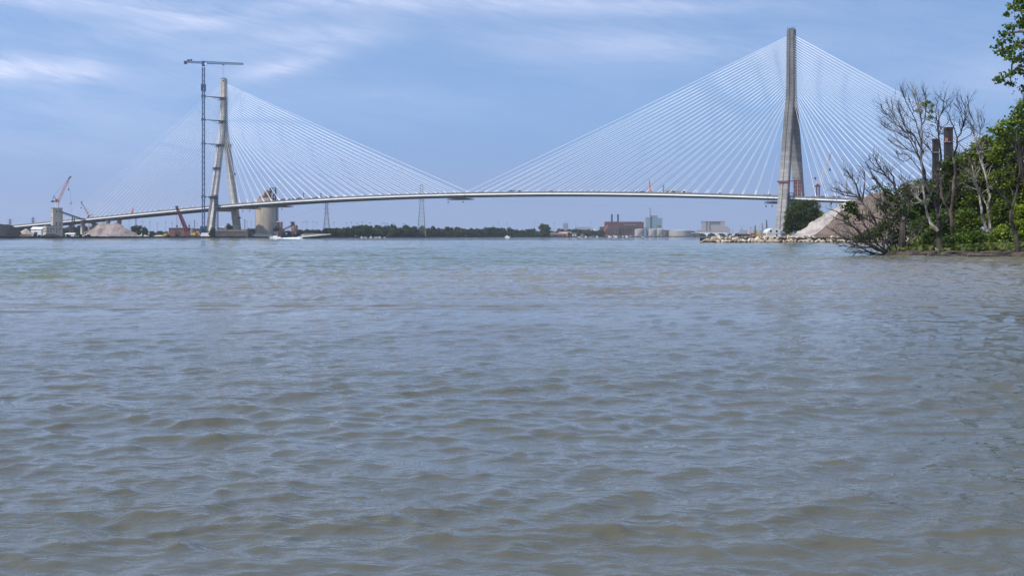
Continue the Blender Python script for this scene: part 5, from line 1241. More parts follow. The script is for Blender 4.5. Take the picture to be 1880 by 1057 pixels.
# ---- twin brick stacks behind the wood
for x0, x1, yt, D, lab, ledge in ((1733, 1749.5, 234, 610, 'taller dark brick stack with flat cap rising behind the dead trees', True), (1711.5, 1724, 255, 660, 'shorter dark brick stack behind the dead trees', False)):
    o = G((x0+x1)/2, D, 1.9); r = Wd(x1-x0, D)/2*.86; z = P(0, yt, D).z; th = thing('brick_stack', lab, 'chimney', o); zl = P(0, 262 if ledge else 281, D).z
    mu = mat('stack_upper', (.022, .016, .014), .9, .3, .5); ml = mat('stack_lower', (.014, .014, .017), .9, .25, .4)
    a = MB(); a.box(o.x-r*.92, o.x+r*.92, D-r, D+r, 1.9, zl); a.build('shaft', ml, th)
    a = MB(); a.box(o.x-r*1.18, o.x+r*1.1, D-r*1.2, D+r*1.2, zl+.003, zl+.45); a.build('ledge', M['galv'], th)
    a = MB(); a.box(o.x-r*.9, o.x+r*.9, D-r*.95, D+r*.95, zl+.453, z-1.0); a.box(o.x-r, o.x+r, D-r*1.05, D+r*1.05, z-.997, z); a.build('upper_shaft', mu, th)
    if ledge: a = MB(); a.box(o.x-r*1.15, o.x-r*.5, D-r*1.3, D-r*.98, zl+.5, zl+1.9); a.build('warning_lamp', M['orange'], th)
# ================================================================ living trees
DENS = 4.2
def px_blob(b, D):
    px, py, rx, ry = b[:4]; dd = D+(b[4] if len(b) > 4 else 0); c = P(px, py, dd); r = Wd(rx, dd)
    return (c.x, c.y, c.z, r, r*(b[5] if len(b) > 5 else .95), Wd(ry, dd))
def live_tree(label, base, D, blobs, leaf, seed, size=.36, per=9, bark='bark_dark', tr=5, group=None, clump=.42, nclump=12, shell=.4, limb=True, flat=.5, name='broadleaf_tree', cat='tree'):
    rng = np.random.default_rng(seed); p = on_bank(base, D) if D < 540 and base > 1600 else G(base, D, 1.9); p.z -= .1
    th = thing(name, label, cat, p, group); B_ = [px_blob(b, D) for b in blobs]
    leaf_obj('crown', blob_points(B_, per*DENS, rng, clump, nclump, shell), size*.80, rng, M[leaf], th, flat=flat)
    if limb:
        top = max(b[2] for b in B_); mid = Vector((p.x+rng.normal()*.3, p.y, p.z+(top-p.z)*.32)); r0 = Wd(tr, D)/2
        cx = sum(b[0] for b in B_)/len(B_); up = Vector((p.x+(cx-p.x)*.6, p.y, p.z+(top-p.z)*.62))
        a = MB(); a.tube([p, mid, up], [r0, r0*.75, r0*.4], 8); a.build('trunk', M[bark], th)
        for b in B_:
            s = mid.lerp(up, rng.uniform(.1, 1)); e = Vector(b[:3]); m_ = s.lerp(e, .55); m_.z += .4*abs(e.x-s.x)*.3; m_ += Vector(rng.normal(size=3)*.25)
            a = MB(); a.tube([s, m_, e, e+(e-m_)*.35], [r0*.36, r0*.24, r0*.13, .02], 6)
            for _ in range(4):
                q = m_.lerp(e, rng.random()); d = Vector(rng.normal(size=3)); d.z = abs(d.z)*.6; a.tube([q, q+d*.5*b[3]*.5, q+d*b[3]*.42], [.05, .035, .012], 4, False)
            a.build('limb', M[bark], th)
    return th
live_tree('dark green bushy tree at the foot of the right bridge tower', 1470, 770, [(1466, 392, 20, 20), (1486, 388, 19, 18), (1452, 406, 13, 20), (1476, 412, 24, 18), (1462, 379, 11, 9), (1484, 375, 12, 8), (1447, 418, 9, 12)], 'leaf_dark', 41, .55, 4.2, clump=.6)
live_tree('low yellow green tree between the dark tree and stone heap', 1499, 790, [(1500, 398, 13, 14), (1507, 404, 13, 11), (1493, 412, 16, 14), (1486, 421, 16, 10)], 'leaf_mid', 42, .55, 4.2, clump=.6)
rngb = np.random.default_rng(9)
b = G(1526, 775, 1.9); th = thing('bare_sapling', 'leafless grey sapling on the crest behind the pale stone heap', 'tree', b); a = MB(); t0 = P(1526, 374, 775); a.tube([b, t0], [.12, .09], 5); a.build('trunk', M['bark_bleach'], th)
a = MB()
for i in range(16):
    e = P(1526+rngb.uniform(-9, 9), rngb.uniform(358, 370), 775+rngb.uniform(-2, 2)); a.tube([t0-Vector((0, 0, rngb.uniform(0, 1.5))), t0.lerp(e, .5)+Vector((0, 0, .4)), e], [.06, .04, .02], 4)
a.build('crown', M['bark_bleach'], th)
# the wood on the bank, from back to front
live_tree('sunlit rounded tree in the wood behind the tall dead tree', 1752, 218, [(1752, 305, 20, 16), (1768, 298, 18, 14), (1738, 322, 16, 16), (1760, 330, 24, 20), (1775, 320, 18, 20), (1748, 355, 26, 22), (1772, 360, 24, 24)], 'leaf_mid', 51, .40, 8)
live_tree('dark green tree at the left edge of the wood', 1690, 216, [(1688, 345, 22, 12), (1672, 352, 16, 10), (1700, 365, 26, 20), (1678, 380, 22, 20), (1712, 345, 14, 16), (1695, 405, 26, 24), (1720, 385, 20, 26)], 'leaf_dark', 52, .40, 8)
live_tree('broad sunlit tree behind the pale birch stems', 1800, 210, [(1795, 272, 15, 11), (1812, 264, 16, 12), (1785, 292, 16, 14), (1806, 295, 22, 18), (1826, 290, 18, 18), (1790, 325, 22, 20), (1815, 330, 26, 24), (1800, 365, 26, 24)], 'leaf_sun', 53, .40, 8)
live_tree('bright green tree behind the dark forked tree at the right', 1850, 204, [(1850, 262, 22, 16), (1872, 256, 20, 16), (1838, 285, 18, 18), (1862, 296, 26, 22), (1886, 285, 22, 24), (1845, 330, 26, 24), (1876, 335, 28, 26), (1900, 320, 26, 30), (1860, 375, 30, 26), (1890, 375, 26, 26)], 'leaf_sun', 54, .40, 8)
live_tree('leafy open tree with drooping sprays at the right edge', 1884, 190, [(1868, 200, 7, 6), (1877, 190, 6, 5), (1872, 212, 8, 6), (1858, 222, 10, 6), (1846, 226, 7, 4), (1835, 235, 9, 5), (1822, 238, 9, 5), (1872, 228, 10, 8), (1852, 240, 12, 7), (1838, 250, 10, 6), (1880, 245, 12, 10), (1888, 212, 12, 16), (1905, 200, 16, 24), (1905, 240, 20, 20)], 'leaf_mid', 55, .38, 9, shell=.2, clump=.36)
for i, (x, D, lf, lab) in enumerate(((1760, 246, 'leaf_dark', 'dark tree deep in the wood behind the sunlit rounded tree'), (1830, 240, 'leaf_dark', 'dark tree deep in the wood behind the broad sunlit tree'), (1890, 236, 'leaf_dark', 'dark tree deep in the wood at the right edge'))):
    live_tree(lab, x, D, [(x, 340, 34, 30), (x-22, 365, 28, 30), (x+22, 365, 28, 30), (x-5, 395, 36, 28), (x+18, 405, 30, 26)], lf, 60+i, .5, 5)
for i, (x, D) in enumerate(((1945, 200), (2010, 215), (1960, 165), (2040, 180))):
    live_tree('green tree of the wood beyond the right edge', x, D, [(x, 250, 34, 26), (x-22, 290, 30, 30), (x+22, 290, 30, 30), (x, 340, 44, 40), (x, 395, 46, 36)], ('leaf_sun', 'leaf_mid')[i % 2], 70+i, .55, 4, group='wood beyond the right edge')
# understorey
for i, (x, D, lab, lf, bl) in enumerate(((1680, 188, 'yellow green shrub on the spit beside the dead willow', 'leaf_yel', [(1682, 455, 16, 9), (1694, 446, 14, 10)]), (1702, 184, 'green shrub left of the tall dead trunk', 'leaf_mid', [(1702, 440, 14, 12), (1710, 425, 12, 12), (1706, 453, 14, 9)]),
        (1738, 182, 'dark low shrub right of the tall dead trunk', 'leaf_dark', [(1738, 448, 18, 10), (1752, 444, 14, 10), (1745, 456, 16, 6)]), (1770, 182, 'green shrub before the brown trunk', 'leaf_mid', [(1770, 442, 18, 13), (1782, 434, 14, 10), (1764, 452, 16, 8)]),
        (1795, 184, 'bright shrub at the foot of the pale birch', 'leaf_sun', [(1792, 436, 14, 10), (1806, 444, 16, 10), (1798, 428, 10, 8)]), (1822, 182, 'shrub right of the pale birch foot', 'leaf_mid', [(1824, 440, 16, 12), (1836, 432, 14, 12), (1826, 452, 16, 7)]),
        (1846, 180, 'bright shrub left of the dark forked trunk', 'leaf_sun', [(1846, 438, 14, 13), (1852, 450, 14, 9), (1840, 424, 12, 10)]), (1880, 182, 'shrub behind the roots at the right edge', 'leaf_sun', [(1882, 430, 16, 14), (1890, 445, 14, 10), (1876, 415, 12, 12)]),
        (1730, 200, 'tall shaded shrub in the gap behind the tall dead tree', 'leaf_dark', [(1730, 405, 18, 22), (1738, 425, 18, 16), (1722, 430, 16, 14)]), (1774, 198, 'tall green shrub between brown trunk and birch', 'leaf_mid', [(1772, 400, 18, 18), (1786, 410, 16, 16), (1765, 422, 16, 14)]),
        (1830, 196, 'tall bright shrub between birch and forked tree', 'leaf_sun', [(1828, 395, 16, 18), (1838, 408, 16, 16), (1824, 415, 14, 14), (1842, 385, 12, 14)]), (1880, 196, 'tall green shrub behind the forked tree', 'leaf_sun', [(1878, 395, 18, 18), (1890, 405, 16, 20), (1870, 410, 12, 14)]),
        (1664, 206, 'dark shrub at the cove behind the dead willow', 'leaf_dark', [(1690, 418, 18, 14), (1680, 430, 16, 10), (1702, 410, 14, 16)]), (1655, 300, 'green thicket behind the dead willow across the cove', 'leaf_mid', [(1720, 400, 40, 18), (1735, 420, 30, 12)]))):
    live_tree(lab, x, D, bl, lf, 80+i, .30, 12, tr=2, limb=True, name='shrub', cat='shrub', clump=.3)
rr = random.Random(44)
for i in range(17):
    x = 1668+i*13.5+rr.uniform(-4, 4); D = interp([(1640, 178.5), (1700, 178.3), (1760, 177), (1810, 174.4), (1880, 170.6), (1960, 155)], x)+rr.uniform(0, 1.2); y = HY+F*(EH-.75)/D
    live_tree('low dark green shrub overhanging the water edge of the wooded bank', x, D, [(x-4, y-1, 9, 3.6), (x+5, y-2.5, 8, 4.5), (x, y-4.5, 7, 4)], ('leaf_dark', 'leaf_mid', 'leaf_dark', 'leaf_yel')[i % 4], 200+i, .26, 12, tr=1.2, name='shrub', cat='shrub', clump=.28, group='shrubs along the water edge')
# leafy growth among the dead willow branches
live_tree('small leafy green tree growing through the left dead branches', 1600, 181, [(1556, 379, 8, 5), (1566, 375, 7, 5), (1562, 386, 10, 4), (1574, 391, 9, 4), (1552, 400, 6, 3), (1578, 400, 8, 3)], 'leaf_dark', 95, .28, 16, tr=1.2, clump=.25, shell=.2, limb=False)
live_tree('thin leafed dark willow sapling around the dead willow trunk', 1640, 179.5, [(1612, 430, 20, 11), (1590, 434, 16, 9), (1630, 415, 18, 16), (1572, 436, 9, 6), (1648, 392, 14, 22), (1640, 365, 16, 16), (1622, 380, 14, 12), (1610, 345, 7, 4), (1628, 350, 9, 8), (1655, 420, 12, 20), (1640, 440, 14, 12), (1662, 350, 10, 14)], 'leaf_dark', 96, .26, 8.0, tr=1.2, clump=.45, nclump=7, shell=.1, limb=False, flat=.1)
live_tree('small leaf cluster high on the tall dead tree', 1724, 176.5, [(1695, 190, 5, 4), (1703, 192, 6, 5), (1712, 193, 5, 3), (1686, 204, 5, 3), (1710, 206, 3, 5), (1706, 217, 3, 2)], 'leaf_mid', 97, .26, 11, tr=1, clump=.22, shell=.1, limb=False, name='leaf_cluster', cat='leaf cluster')
# near poplar overhanging at the right edge
rng = np.random.default_rng(12); pD = 58.0; pb = Vector((28.6, 57, float(bank_h(28.6, 57.0))-.1))
pop = thing('poplar_tree', 'near green poplar branches hanging in at the top right corner', 'tree', pb)
sprays = [(1848, 12, 12, 8), (1866, 14, 14, 14), (1838, 78, 11, 8), (1850, 62, 14, 10), (1864, 48, 14, 12), (1828, 92, 6, 7), (1842, 98, 14, 8), (1858, 88, 16, 12), (1872, 78, 14, 14), (1848, 28, 5, 4), (1858, 112, 12, 6), (1872, 104, 12, 10), (1850, 136, 12, 6), (1838, 142, 8, 5), (1866, 130, 12, 8), (1832, 147, 4, 3), (1856, 150, 4, 5), (1876, 120, 10, 14), (1880, 40, 14, 20), (1878, 168, 4, 8), (1878, 0, 16, 20), (1860, -14, 16, 12), (1900, 60, 24, 40), (1910, -20, 30, 40), (1905, 130, 20, 26), (1940, 40, 30, 60), (1930, 120, 26, 30), (1960, 160, 30, 30), (1945, -60, 40, 40), (1882, 196, 4, 5)]
Bl = []
for x, y, rx, ry in sprays: Bl.append(px_blob((x, y, rx, ry, rng.uniform(-1.5, 1.5), 1.3), pD))
leaf_obj('crown', blob_points(Bl, 62, rng, .10, 9, .15), .125, rng, M['leaf_pop'], pop, flat=.15, aspect=1.15)
a = MB(); top = Vector((27.6, 58, 17)); a.tube([pb, pb+Vector((-.2, .3, 5)), pb+Vector((-.6, .6, 10)), top], [.34, .28, .2, .08], 9); a.build('trunk', M['bark_brown'], pop)
for k, (z, pts_) in enumerate(((6.2, [(1900, 90), (1872, 84), (1846, 92), (1830, 94)]), (6.8, [(1900, 60), (1872, 58), (1848, 62), (1838, 74)]), (8.2, [(1905, 30), (1872, 20), (1850, 14)]), (4.8, [(1905, 125), (1870, 122), (1852, 138), (1828, 155)]), (9.5, [(1900, -20), (1870, -10)]), (4.2, [(1915, 150), (1882, 150), (1879, 190)]), (5.6, [(1900, 110), (1872, 108), (1858, 118), (1855, 150)]))):
    s = pb.lerp(top, z/(top.z-pb.z)); a = MB(); w = [s]+[P(x, y, pD+.3*i) for i, (x, y) in enumerate(pts_)]
    a.tube(w, [.13]+[.075*(1-i/len(w))+.008 for i in range(1, len(w))], 6); a.build('limb', M['bark_brown'], pop)
# ================================================================ dead trees
def twig(a, p, d, L, r, rng, depth):
    n = 4; pts = [p]; dd = d.copy()
    for i in range(n):
        dd = (dd+Vector(rng.normal(size=3)*.16)+Vector((0, 0, .05))).normalized(); pts.append(pts[-1]+dd*L/n)
    a.tube(pts, [r*(1-i/(n+.6)) for i in range(n+1)], 4, False)
    if depth > 0:
        for k in range(rng.integers(2, 4)):
            t = rng.uniform(.25, .9); i = min(int(t*n), n-1); q = pts[i].lerp(pts[i+1], t*n-i)
            e = (dd*.8+Vector(rng.normal(size=3)*.5)).normalized(); twig(a, q, e, L*rng.uniform(.4, .65), r*.7, rng, depth-1)
def dead_tree(label, base, D0, trunk, limbs, m, seed, tw=1.0, lm=None, name='dead_tree', droop=0, wk=1.0):
    """limbs traced in the photo's plan, each leaning to its own depth; fine twigs grow out of them"""
    rng = np.random.default_rng(seed); pb = on_bank(base[0], D0) if True else None; pb.z = min(pb.z, P(*base, D0).z)-.15
    th = thing(name, label, 'tree', pb); placed = []
    def run(pts, w0, w1, slope, nm, mm, twn):
        x0, y0 = pts[0]; dep = 0.0
        if placed:
            dep = min(placed, key=lambda q: (q[0]-x0)**2+(q[1]-y0)**2)[2]
        P3 = []; rad = []; L = 0
        for i, (x, y) in enumerate(pts):
            if i: L += math.hypot(x-pts[i-1][0], y-pts[i-1][1])
            P3.append((x, y, L))
        w = []; fine = []
        for (xa, ya, la), (xb, yb, lb) in zip(P3, P3[1:]):
            k = max(1, int((lb-la)/6))
            for j in range(k): t = j/k; fine.append((xa+(xb-xa)*t, ya+(yb-ya)*t, la+(lb-la)*t))
        fine.append(P3[-1])
        for i, (x, y, l) in enumerate(fine):
            dz = dep+slope*Wd(l, D0)+.25*math.sin(l*.11+seed); jx = rng.normal()*.35*(0 < i < len(fine)-1)
            w.append(P(x+jx, y+rng.normal()*.3*(0 < i < len(fine)-1), D0+dz)); rad.append(max(.04, Wd(w0+(w1-w0)*(l/L)**.8, D0)/2*1.12*wk)); placed.append((x, y, dz))
        a = MB(); a.tube(w, rad, 8 if w0 > 4 else 6)
        n = int(Wd(L, D0)*twn*1.9)
        for _ in range(n):
            t = rng.uniform(.22, 1)**.8; i = min(int(t*(len(w)-1)), len(w)-2); p = w[i].lerp(w[i+1], t*(len(w)-1)-i); d = (w[i+1]-w[i]).normalized()
            e = (d*rng.uniform(.7, 1.3)+Vector(rng.normal(size=3)*.42)+Vector((0, 0, .16-droop))).normalized()
            twig(a, p, e, rng.uniform(.8, 2.9)*(1.15-.5*t), min(.055, rad[i]*.55), rng, 1 if t < .85 else 0)
        a.build(nm, mm, th)
    run(trunk[0], trunk[1], trunk[2], 0.0, 'trunk', M[m], .15)
    for pts, w0, w1, mm in limbs: run(pts, w0, w1, rng.uniform(-.45, .45), 'limb', M[mm or lm or m], tw)
    return th
bd, bb, bp, bl = 'bark_dark', 'bark_brown', 'bark_pale', 'bark_bleach'
dead_tree('dead leaning willow with bare branches reaching left over the water', (1648, 471), 178,
    ([(1647, 470.5), (1652, 459), (1656, 450), (1657, 430), (1657.5, 411)], 12, 7),
    [([(1657.5, 412), (1650, 396), (1640, 381), (1629, 369), (1623, 350), (1615, 339), (1603, 325), (1599, 314), (1592, 305)], 5.5, 1.0, bd),
     ([(1650, 396), (1648, 372), (1646, 355), (1641, 338), (1628, 324), (1619, 313), (1610, 298), (1601, 283)], 4.5, .8, bd),
     ([(1641, 338), (1640, 325), (1630, 310), (1622, 302), (1617, 296)], 2.2, .7, bl), ([(1628, 324), (1618, 318), (1605, 313), (1596, 306), (1588, 297)], 1.8, .6, bd), ([(1610, 298), (1608, 290), (1609, 284)], 1.2, .5, bd), ([(1619, 313), (1606, 305), (1598, 296), (1594, 286)], 1.4, .5, bd),
     ([(1646, 355), (1655, 340), (1670, 333), (1680, 334)], 2.2, .8, bl),
     ([(1657.5, 411), (1662, 409), (1667, 393), (1670, 365), (1666, 348), (1660, 340)], 4.5, 1.2, bd),
     ([(1640, 469), (1624, 463.5), (1603, 452), (1592, 446), (1576, 425), (1564, 414), (1556, 409.5), (1545, 405), (1530, 399)], 5, .9, bd),
     ([(1556, 409.5), (1540, 411.5), (1533, 413)], 1.2, .5, bd), ([(1564, 414), (1556, 402), (1545, 394), (1532, 387), (1522, 384)], 1.8, .6, bd),
     ([(1590, 445), (1571, 442), (1558, 438.5), (1543, 432), (1530, 423), (1518, 417)], 3.4, .8, bl),
     ([(1640, 470), (1618, 469), (1608, 468), (1592, 461.5), (1576, 460.5), (1570, 465), (1566.5, 470)], 3.0, 1.0, bd),
     ([(1603, 453), (1590, 454), (1580, 453), (1571, 450), (1566, 454), (1560, 458.5)], 2.4, .8, bd), ([(1571, 450), (1560, 446), (1548, 444), (1536, 447)], 1.8, .6, bd),
     ([(1634, 468), (1624, 458), (1621.5, 443), (1616, 427), (1612, 415), (1603, 399), (1592, 382), (1584, 373), (1573, 361), (1563, 354), (1551, 344), (1540, 336)], 4.2, .8, bl),
     ([(1584, 370), (1576, 356), (1572, 339), (1564, 328), (1556, 315), (1548, 309)], 2.2, .6, bd), ([(1564, 328), (1556, 324), (1549, 322)], 1.2, .5, bd), ([(1566, 331), (1565, 322), (1564, 318)], 1.0, .5, bd), ([(1572, 339), (1576, 332), (1574, 325)], 1.2, .5, bd),
     ([(1584, 366), (1586.5, 349), (1588, 329), (1586.5, 314)], 2.0, .6, bd), ([(1588, 331), (1581, 325), (1577, 322)], 1.0, .4, bd), ([(1584, 360), (1580, 352), (1579, 342)], 1.0, .4, bd),
     ([(1573, 362), (1560, 360), (1548, 358), (1538, 353), (1526, 350)], 1.8, .6, bd), ([(1563, 354), (1550, 353), (1542, 351), (1534, 347)], 1.6, .5, bd),
     ([(1642, 466), (1637, 440), (1635, 418), (1623, 404), (1603, 398), (1588, 395), (1575, 394)], 3.2, .9, bd), ([(1603, 398), (1598, 408), (1590, 402), (1580, 395)], 1.4, .5, bd), ([(1590, 418), (1584, 412), (1572, 411), (1564, 412)], 1.4, .5, bd),
     ([(1650, 466), (1668, 448), (1680, 436), (1690, 424), (1696, 414)], 1.8, .6, bl), ([(1652, 455), (1664, 444), (1676, 432)], 1.4, .5, bl), ([(1640, 469), (1630, 452), (1626, 436), (1630, 420)], 2.0, .7, bl), ([(1636, 469), (1618, 456), (1606, 440), (1596, 428)], 2.0, .6, bl), ([(1644, 468), (1638, 450), (1632, 434)], 1.8, .6, bd), ([(1640, 468), (1612, 450), (1598, 432), (1588, 412), (1580, 400)], 2.4, .7, bd), ([(1638, 469), (1606, 458), (1584, 440), (1562, 428), (1546, 424)], 2.6, .7, bd), ([(1636, 469), (1604, 464), (1580, 456), (1556, 452), (1540, 452)], 2.0, .6, bd), ([(1642, 467), (1622, 440), (1608, 420), (1598, 404), (1594, 390)], 2.4, .7, bd), ([(1646, 464), (1640, 430), (1630, 400), (1618, 380), (1612, 362)], 2.8, .7, bd), ([(1652, 404), (1660, 380), (1662, 356), (1658, 336), (1650, 322)], 2.4, .6, bd), ([(1634, 376), (1622, 372), (1606, 364), (1594, 352), (1586, 344)], 1.8, .5, bd), ([(1643, 470), (1600, 468), (1572, 463), (1552, 462)], 1.8, .5, bd)], bd, 7, 1.5, wk=1.35)
dead_tree('tallest dead tree with fan of pale bare branches on the bank', (1724.5, 466), 176.8,
    ([(1724.5, 467), (1724.5, 440), (1724.5, 422), (1723.5, 401), (1720, 380), (1709, 359), (1700, 337), (1696, 314), (1690, 290)], 9.5, 3),
    [([(1722, 424), (1714, 416), (1709, 411), (1701.5, 389), (1698.5, 373), (1686, 366), (1677, 348), (1666, 338), (1655, 332)], 5.5, .9, bp),
     ([(1698.5, 373), (1695, 348), (1694, 314), (1691, 287), (1692.7, 262), (1692.7, 239), (1691, 217), (1682, 186), (1676, 170), (1667, 160)], 3.4, .6, bp),
     ([(1696, 320), (1688, 290), (1679, 263), (1666, 246), (1653, 231), (1640, 209), (1632, 196), (1626, 184)], 2.6, .5, bl), ([(1666, 246), (1655, 236), (1645, 228), (1632, 213), (1622, 207), (1617, 203)], 1.5, .4, bd), ([(1632, 213), (1620, 200), (1617, 192)], 1.0, .4, bd), ([(1640, 209), (1638, 192), (1636, 184)], 1.0, .4, bd),
     ([(1693, 302), (1685, 286), (1671, 257), (1650, 245), (1633, 233), (1622, 226), (1616, 218)], 2.6, .5, bl), ([(1650, 245), (1634, 238), (1624, 234), (1617, 225)], 1.2, .4, bl), ([(1655, 247), (1646, 232), (1634, 222), (1628, 216)], 1.2, .4, bl),
     ([(1696, 280), (1679, 250), (1663, 237), (1655, 217), (1650, 200), (1650, 186)], 2.6, .5, bd), ([(1663, 237), (1660, 222), (1652, 208), (1646, 196)], 1.2, .4, bl),
     ([(1700, 320), (1687, 284), (1666, 275), (1644, 267), (1634, 260), (1629, 255)], 2.0, .4, bl), ([(1666, 275), (1652, 262), (1642, 254)], 1.0, .4, bl), ([(1698, 325), (1680, 300), (1666, 284), (1650, 283), (1645, 277)], 2.0, .4, bl), ([(1672, 291), (1660, 297), (1652, 292), (1645, 280)], 1.2, .4, bd),
     ([(1691, 258), (1682, 224), (1674, 206), (1666, 193), (1660, 180), (1655, 166), (1653, 160)], 2.0, .4, bd), ([(1682, 224), (1668, 214), (1658, 202), (1652, 190)], 1.4, .4, bl), ([(1692, 230), (1690, 204), (1685, 180), (1679, 167), (1675, 158)], 1.8, .4, bl), ([(1690, 204), (1690, 190), (1688, 180)], 1.0, .4, bl), ([(1678, 206), (1672, 190), (1668, 178)], 1.2, .4, bd),
     ([(1692, 230), (1698, 222), (1699, 200), (1700, 184), (1697, 172), (1694, 166)], 1.8, .5, bd), ([(1699, 190), (1701, 178), (1698, 168)], 1.0, .4, bd),
     ([(1723, 402), (1723.5, 375), (1723, 352), (1722, 333), (1722, 314), (1718, 298), (1716, 290), (1711, 279), (1701, 267)], 4.6, 1.0, bd),
     ([(1722, 314), (1728, 293), (1727, 280), (1724.5, 259), (1721, 234), (1722, 222), (1727, 210), (1732, 200), (1732.5, 186), (1736, 172)], 4.2, .6, bd), ([(1732.5, 187), (1724, 178), (1718, 172)], 1.4, .4, bd), ([(1732, 202), (1740, 197), (1746, 190), (1749, 184)], 1.4, .4, bd), ([(1733, 188), (1740, 185), (1744, 181)], 1.0, .4, bd),
     ([(1721, 222), (1718, 218), (1708, 212), (1700, 204), (1697, 198)], 1.6, .5, bd), ([(1719, 220), (1718, 206), (1720.5, 187), (1717, 180)], 1.6, .4, bd), ([(1719, 226), (1712, 224), (1700, 219)], 1.2, .4, bd), ([(1722, 228), (1730, 235), (1738, 228), (1744, 218)], 1.2, .4, bd),
     ([(1720, 254), (1710, 247), (1698, 243)], 1.4, .5, bd), ([(1720, 240), (1716, 231), (1708, 229)], 1.2, .4, bd), ([(1712, 281), (1704, 272), (1696, 262), (1700, 254), (1707, 250)], 1.2, .4, bd),
     ([(1724, 398), (1727, 378), (1735, 368), (1750, 352), (1760, 340)], 1.8, .6, bl), ([(1726, 420), (1734, 408), (1742, 404)], 1.0, .4, bl), ([(1709, 360), (1712, 345), (1712, 330)], 1.6, .6, bl)], bd, 17, 1.8, wk=1.12)
dead_tree('dark winding dead tree right of the brick stacks', (1749.5, 432), 184,
    ([(1749.5, 436), (1748, 415), (1747.4, 401), (1745, 388), (1748.6, 376), (1751, 348), (1751, 331), (1755, 316), (1752, 300), (1750, 289)], 7, 4),
    [([(1743, 390), (1735, 375), (1728, 360), (1726, 340), (1722, 322)], 4.5, 1.4, bb),
     ([(1750, 290), (1752, 282), (1757, 267), (1757, 253), (1764, 245), (1769, 226), (1772, 213), (1772, 197), (1767, 186), (1764, 178)], 3.8, .6, bd), ([(1772, 199), (1777, 192), (1780, 184)], 1.1, .4, bd), ([(1769, 226), (1766, 210), (1760, 198), (1752, 190)], 1.2, .4, bd), ([(1772, 212), (1765, 205), (1761, 190), (1756, 180)], 1.2, .4, bd),
     ([(1757, 253), (1752, 236), (1744, 220), (1741, 209), (1745, 200), (1744, 194)], 2.2, .5, bd), ([(1741, 210), (1738, 204)], 1.0, .4, bd),
     ([(1750, 282), (1749, 264), (1740, 253), (1730, 240), (1724, 230)], 2.6, .8, bd), ([(1759, 261), (1768, 256), (1776, 252), (1782, 248), (1785, 240)], 2.0, .6, bd), ([(1771, 216), (1780, 226), (1788, 234)], 1.0, .4, bd),
     ([(1752, 345), (1760, 330), (1770, 318), (1780, 306)], 2.0, .6, bd), ([(1748, 380), (1758, 366), (1770, 352), (1782, 346)], 1.8, .6, bd), ([(1756, 316), (1766, 310), (1776, 306)], 1.4, .4, bd)], bb, 27, 1.6, bd)
dead_tree('pale peeling birch with two leaning white stems', (1815, 425), 186,
    ([(1814, 430), (1812, 424), (1806, 408), (1803, 391), (1800, 371), (1795, 348), (1789, 325), (1785, 305), (1780, 295), (1774, 282), (1769, 272)], 5.5, 1.6),
    [([(1816, 428), (1818, 418), (1815, 396), (1813, 380), (1817.5, 362), (1814, 348), (1810, 325), (1804, 305), (1798, 288), (1795, 270), (1788, 247), (1786, 235), (1778, 218), (1773, 208)], 5, 1.0, bp),
     ([(1813, 384), (1811, 376), (1801, 357), (1793, 337), (1784, 328), (1776, 324), (1764, 322)], 2.6, .7, bp), ([(1787, 247), (1788, 226), (1780, 204), (1777, 184), (1776, 176)], 1.6, .4, bd), ([(1786, 236), (1776, 234), (1768, 240)], 1.2, .4, bd),
     ([(1797, 284), (1803, 272), (1806, 262)], 1.6, .5, bp), ([(1794, 270), (1798, 255), (1800, 240), (1796, 222), (1794, 206)], 1.4, .4, bl), ([(1799, 242), (1806, 232), (1808, 218)], 1.0, .4, bl), ([(1792, 338), (1784, 318), (1778, 312)], 1.4, .5, bp), ([(1799, 240), (1803, 226), (1800, 212)], 1.0, .4, bl),
     ([(1780, 295), (1772, 290), (1766, 286), (1760, 276)], 1.4, .5, bl), ([(1770, 274), (1760, 262), (1756, 254)], 1.0, .4, bl), ([(1790, 328), (1795, 315), (1800, 308)], 1.2, .5, bp), ([(1802, 356), (1812, 348), (1822, 342)], 1.2, .5, bp), ([(1796, 350), (1784, 344), (1774, 340)], 1.2, .5, bp)], bp, 37, 1.5, bl)
dead_tree('dark forked tree with exposed roots at the right water edge', (1870, 469), 170,
    ([(1871, 470), (1869, 453), (1865.5, 437), (1859.5, 417), (1855, 399), (1856.5, 383)], 8.5, 5.5),
    [([(1856.5, 384), (1847, 365), (1834, 353), (1828, 339), (1822, 328)], 4.2, 1.0, bd), ([(1857, 383), (1860, 377), (1865, 359), (1869, 337), (1864, 325), (1859, 311), (1852, 301), (1848, 290)], 4.2, .9, bd), ([(1869, 338), (1872, 314), (1872, 290), (1870, 268), (1866, 250), (1868, 232)], 2.6, .7, bd),
     ([(1865, 360), (1876, 354), (1886, 350)], 2.0, .8, bd), ([(1852, 302), (1846, 320), (1840, 326), (1843, 334)], 1.4, .5, bd), ([(1872, 300), (1880, 286), (1888, 276)], 1.4, .5, bd), ([(1858, 380), (1861, 366), (1858, 350), (1853, 342)], 1.6, .6, bd),
     ([(1869, 455), (1878, 449), (1888, 446), (1900, 452)], 3.2, 1.6, bl), ([(1870, 460), (1862, 457), (1852, 461), (1842, 464)], 3.0, 1.0, bl), ([(1869, 464), (1860, 466), (1852, 470), (1846, 472)], 2.4, .9, bl), ([(1871, 466), (1880, 464), (1890, 468)], 2.6, 1.0, bl), ([(1866, 466), (1858, 468), (1856, 473)], 2.0, .9, bl), ([(1873, 468), (1880, 472), (1886, 475)], 2.2, 1.0, bl)], bd, 47, .8)
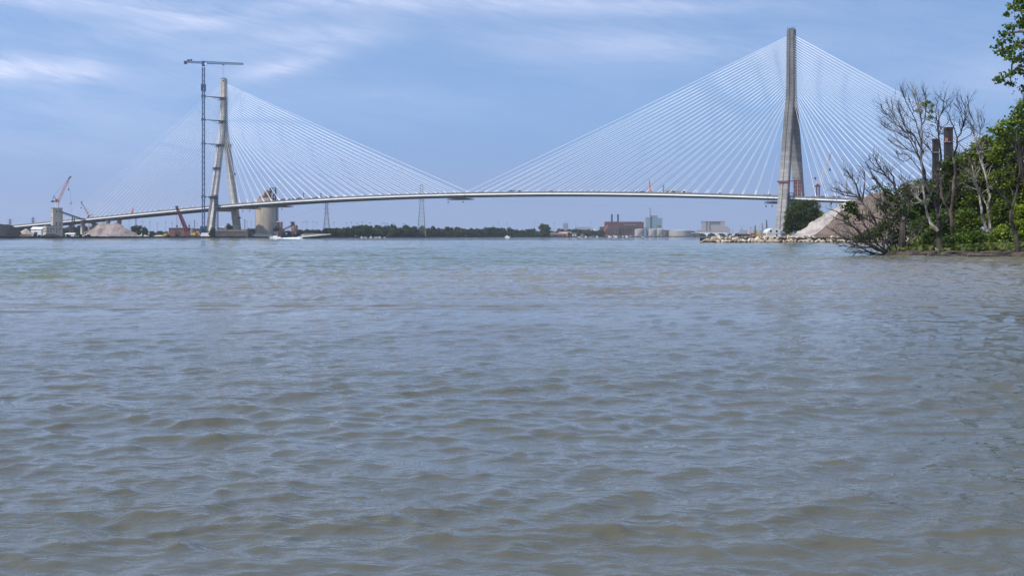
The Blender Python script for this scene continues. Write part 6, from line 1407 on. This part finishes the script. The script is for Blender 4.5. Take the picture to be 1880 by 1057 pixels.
# driftwood and roots along the waterline
rr = random.Random(5)
def drift(label, pts, r, D, m):
    w = [P(x, y, D+i*.2) for i, (x, y) in enumerate(pts)]; a = MB(); a.tube(w, [r*(1-.6*i/len(w)) for i in range(len(w))], 7)
    for i in range(1, len(w)-1):
        if rr.random() < .6: a.tube([w[i], w[i]+Vector((rr.uniform(-.6, .6), rr.uniform(-.4, .2), rr.uniform(.1, .6)))], [r*.4, r*.12], 5)
    one('driftwood_log', a, M[m], label, 'driftwood', w[0])
drift('dark driftwood trunk lying left along the spit below the willow', [(1646, 468), (1660, 464), (1676, 461.5), (1690, 462), (1700, 464)], .32, 176.6, bd)
drift('grey driftwood log lying at the spit below the yellow shrub', [(1664, 468), (1680, 467), (1700, 465.5), (1716, 467)], .28, 175.8, bb)
drift('pale curved root arching right of the tall dead trunk', [(1728, 467), (1736, 464), (1745, 461), (1754, 463), (1762, 468)], .17, 174.6, bl)
drift('thin pale root reaching right along the water edge', [(1730, 466), (1742, 468), (1752, 469), (1760, 469.5), (1775, 468)], .14, 174.2, bl)
drift('forked grey branch lying in the water below the tall trunk', [(1702, 470), (1708, 464), (1716, 462), (1724, 464)], .12, 175.4, bl)
drift('long brown log lying along the bank toward the forked tree', [(1776, 468), (1800, 468.5), (1826, 469), (1850, 468.5)], .24, 171.2, bb)
drift('grey branch on the bank left of the exposed roots', [(1800, 464), (1816, 462.5), (1834, 463), (1850, 461)], .12, 171.8, bl)
drift('thin leaning dead branch on the slope right of the birch', [(1822, 420), (1828, 428), (1834, 438)], .06, 182, bl)
drift('thin pale branch leaning below the birch', [(1796, 434), (1800, 440), (1804, 445)], .06, 180.5, bl)
drift('low dark stump at the cove behind the yellow shrub', [(1664, 448), (1672, 444), (1682, 446), (1688, 449)], .4, 212, bd)
# grasses over the bank
rng = np.random.default_rng(66); n = 26000
gxs = rng.uniform(44, 108, n); gys = rng.uniform(166, 214, n); z = bank_h(gxs, gys); k = z > .62
pts = np.stack([gxs[k], gys[k], z[k]+.22], 1); go = bpy.data.objects.new('grass', leaf_mesh('grass', pts, .42, rng, M['grass'], flat=-.2, aspect=1.9)); COL.objects.link(go); tag(go, kind='stuff')
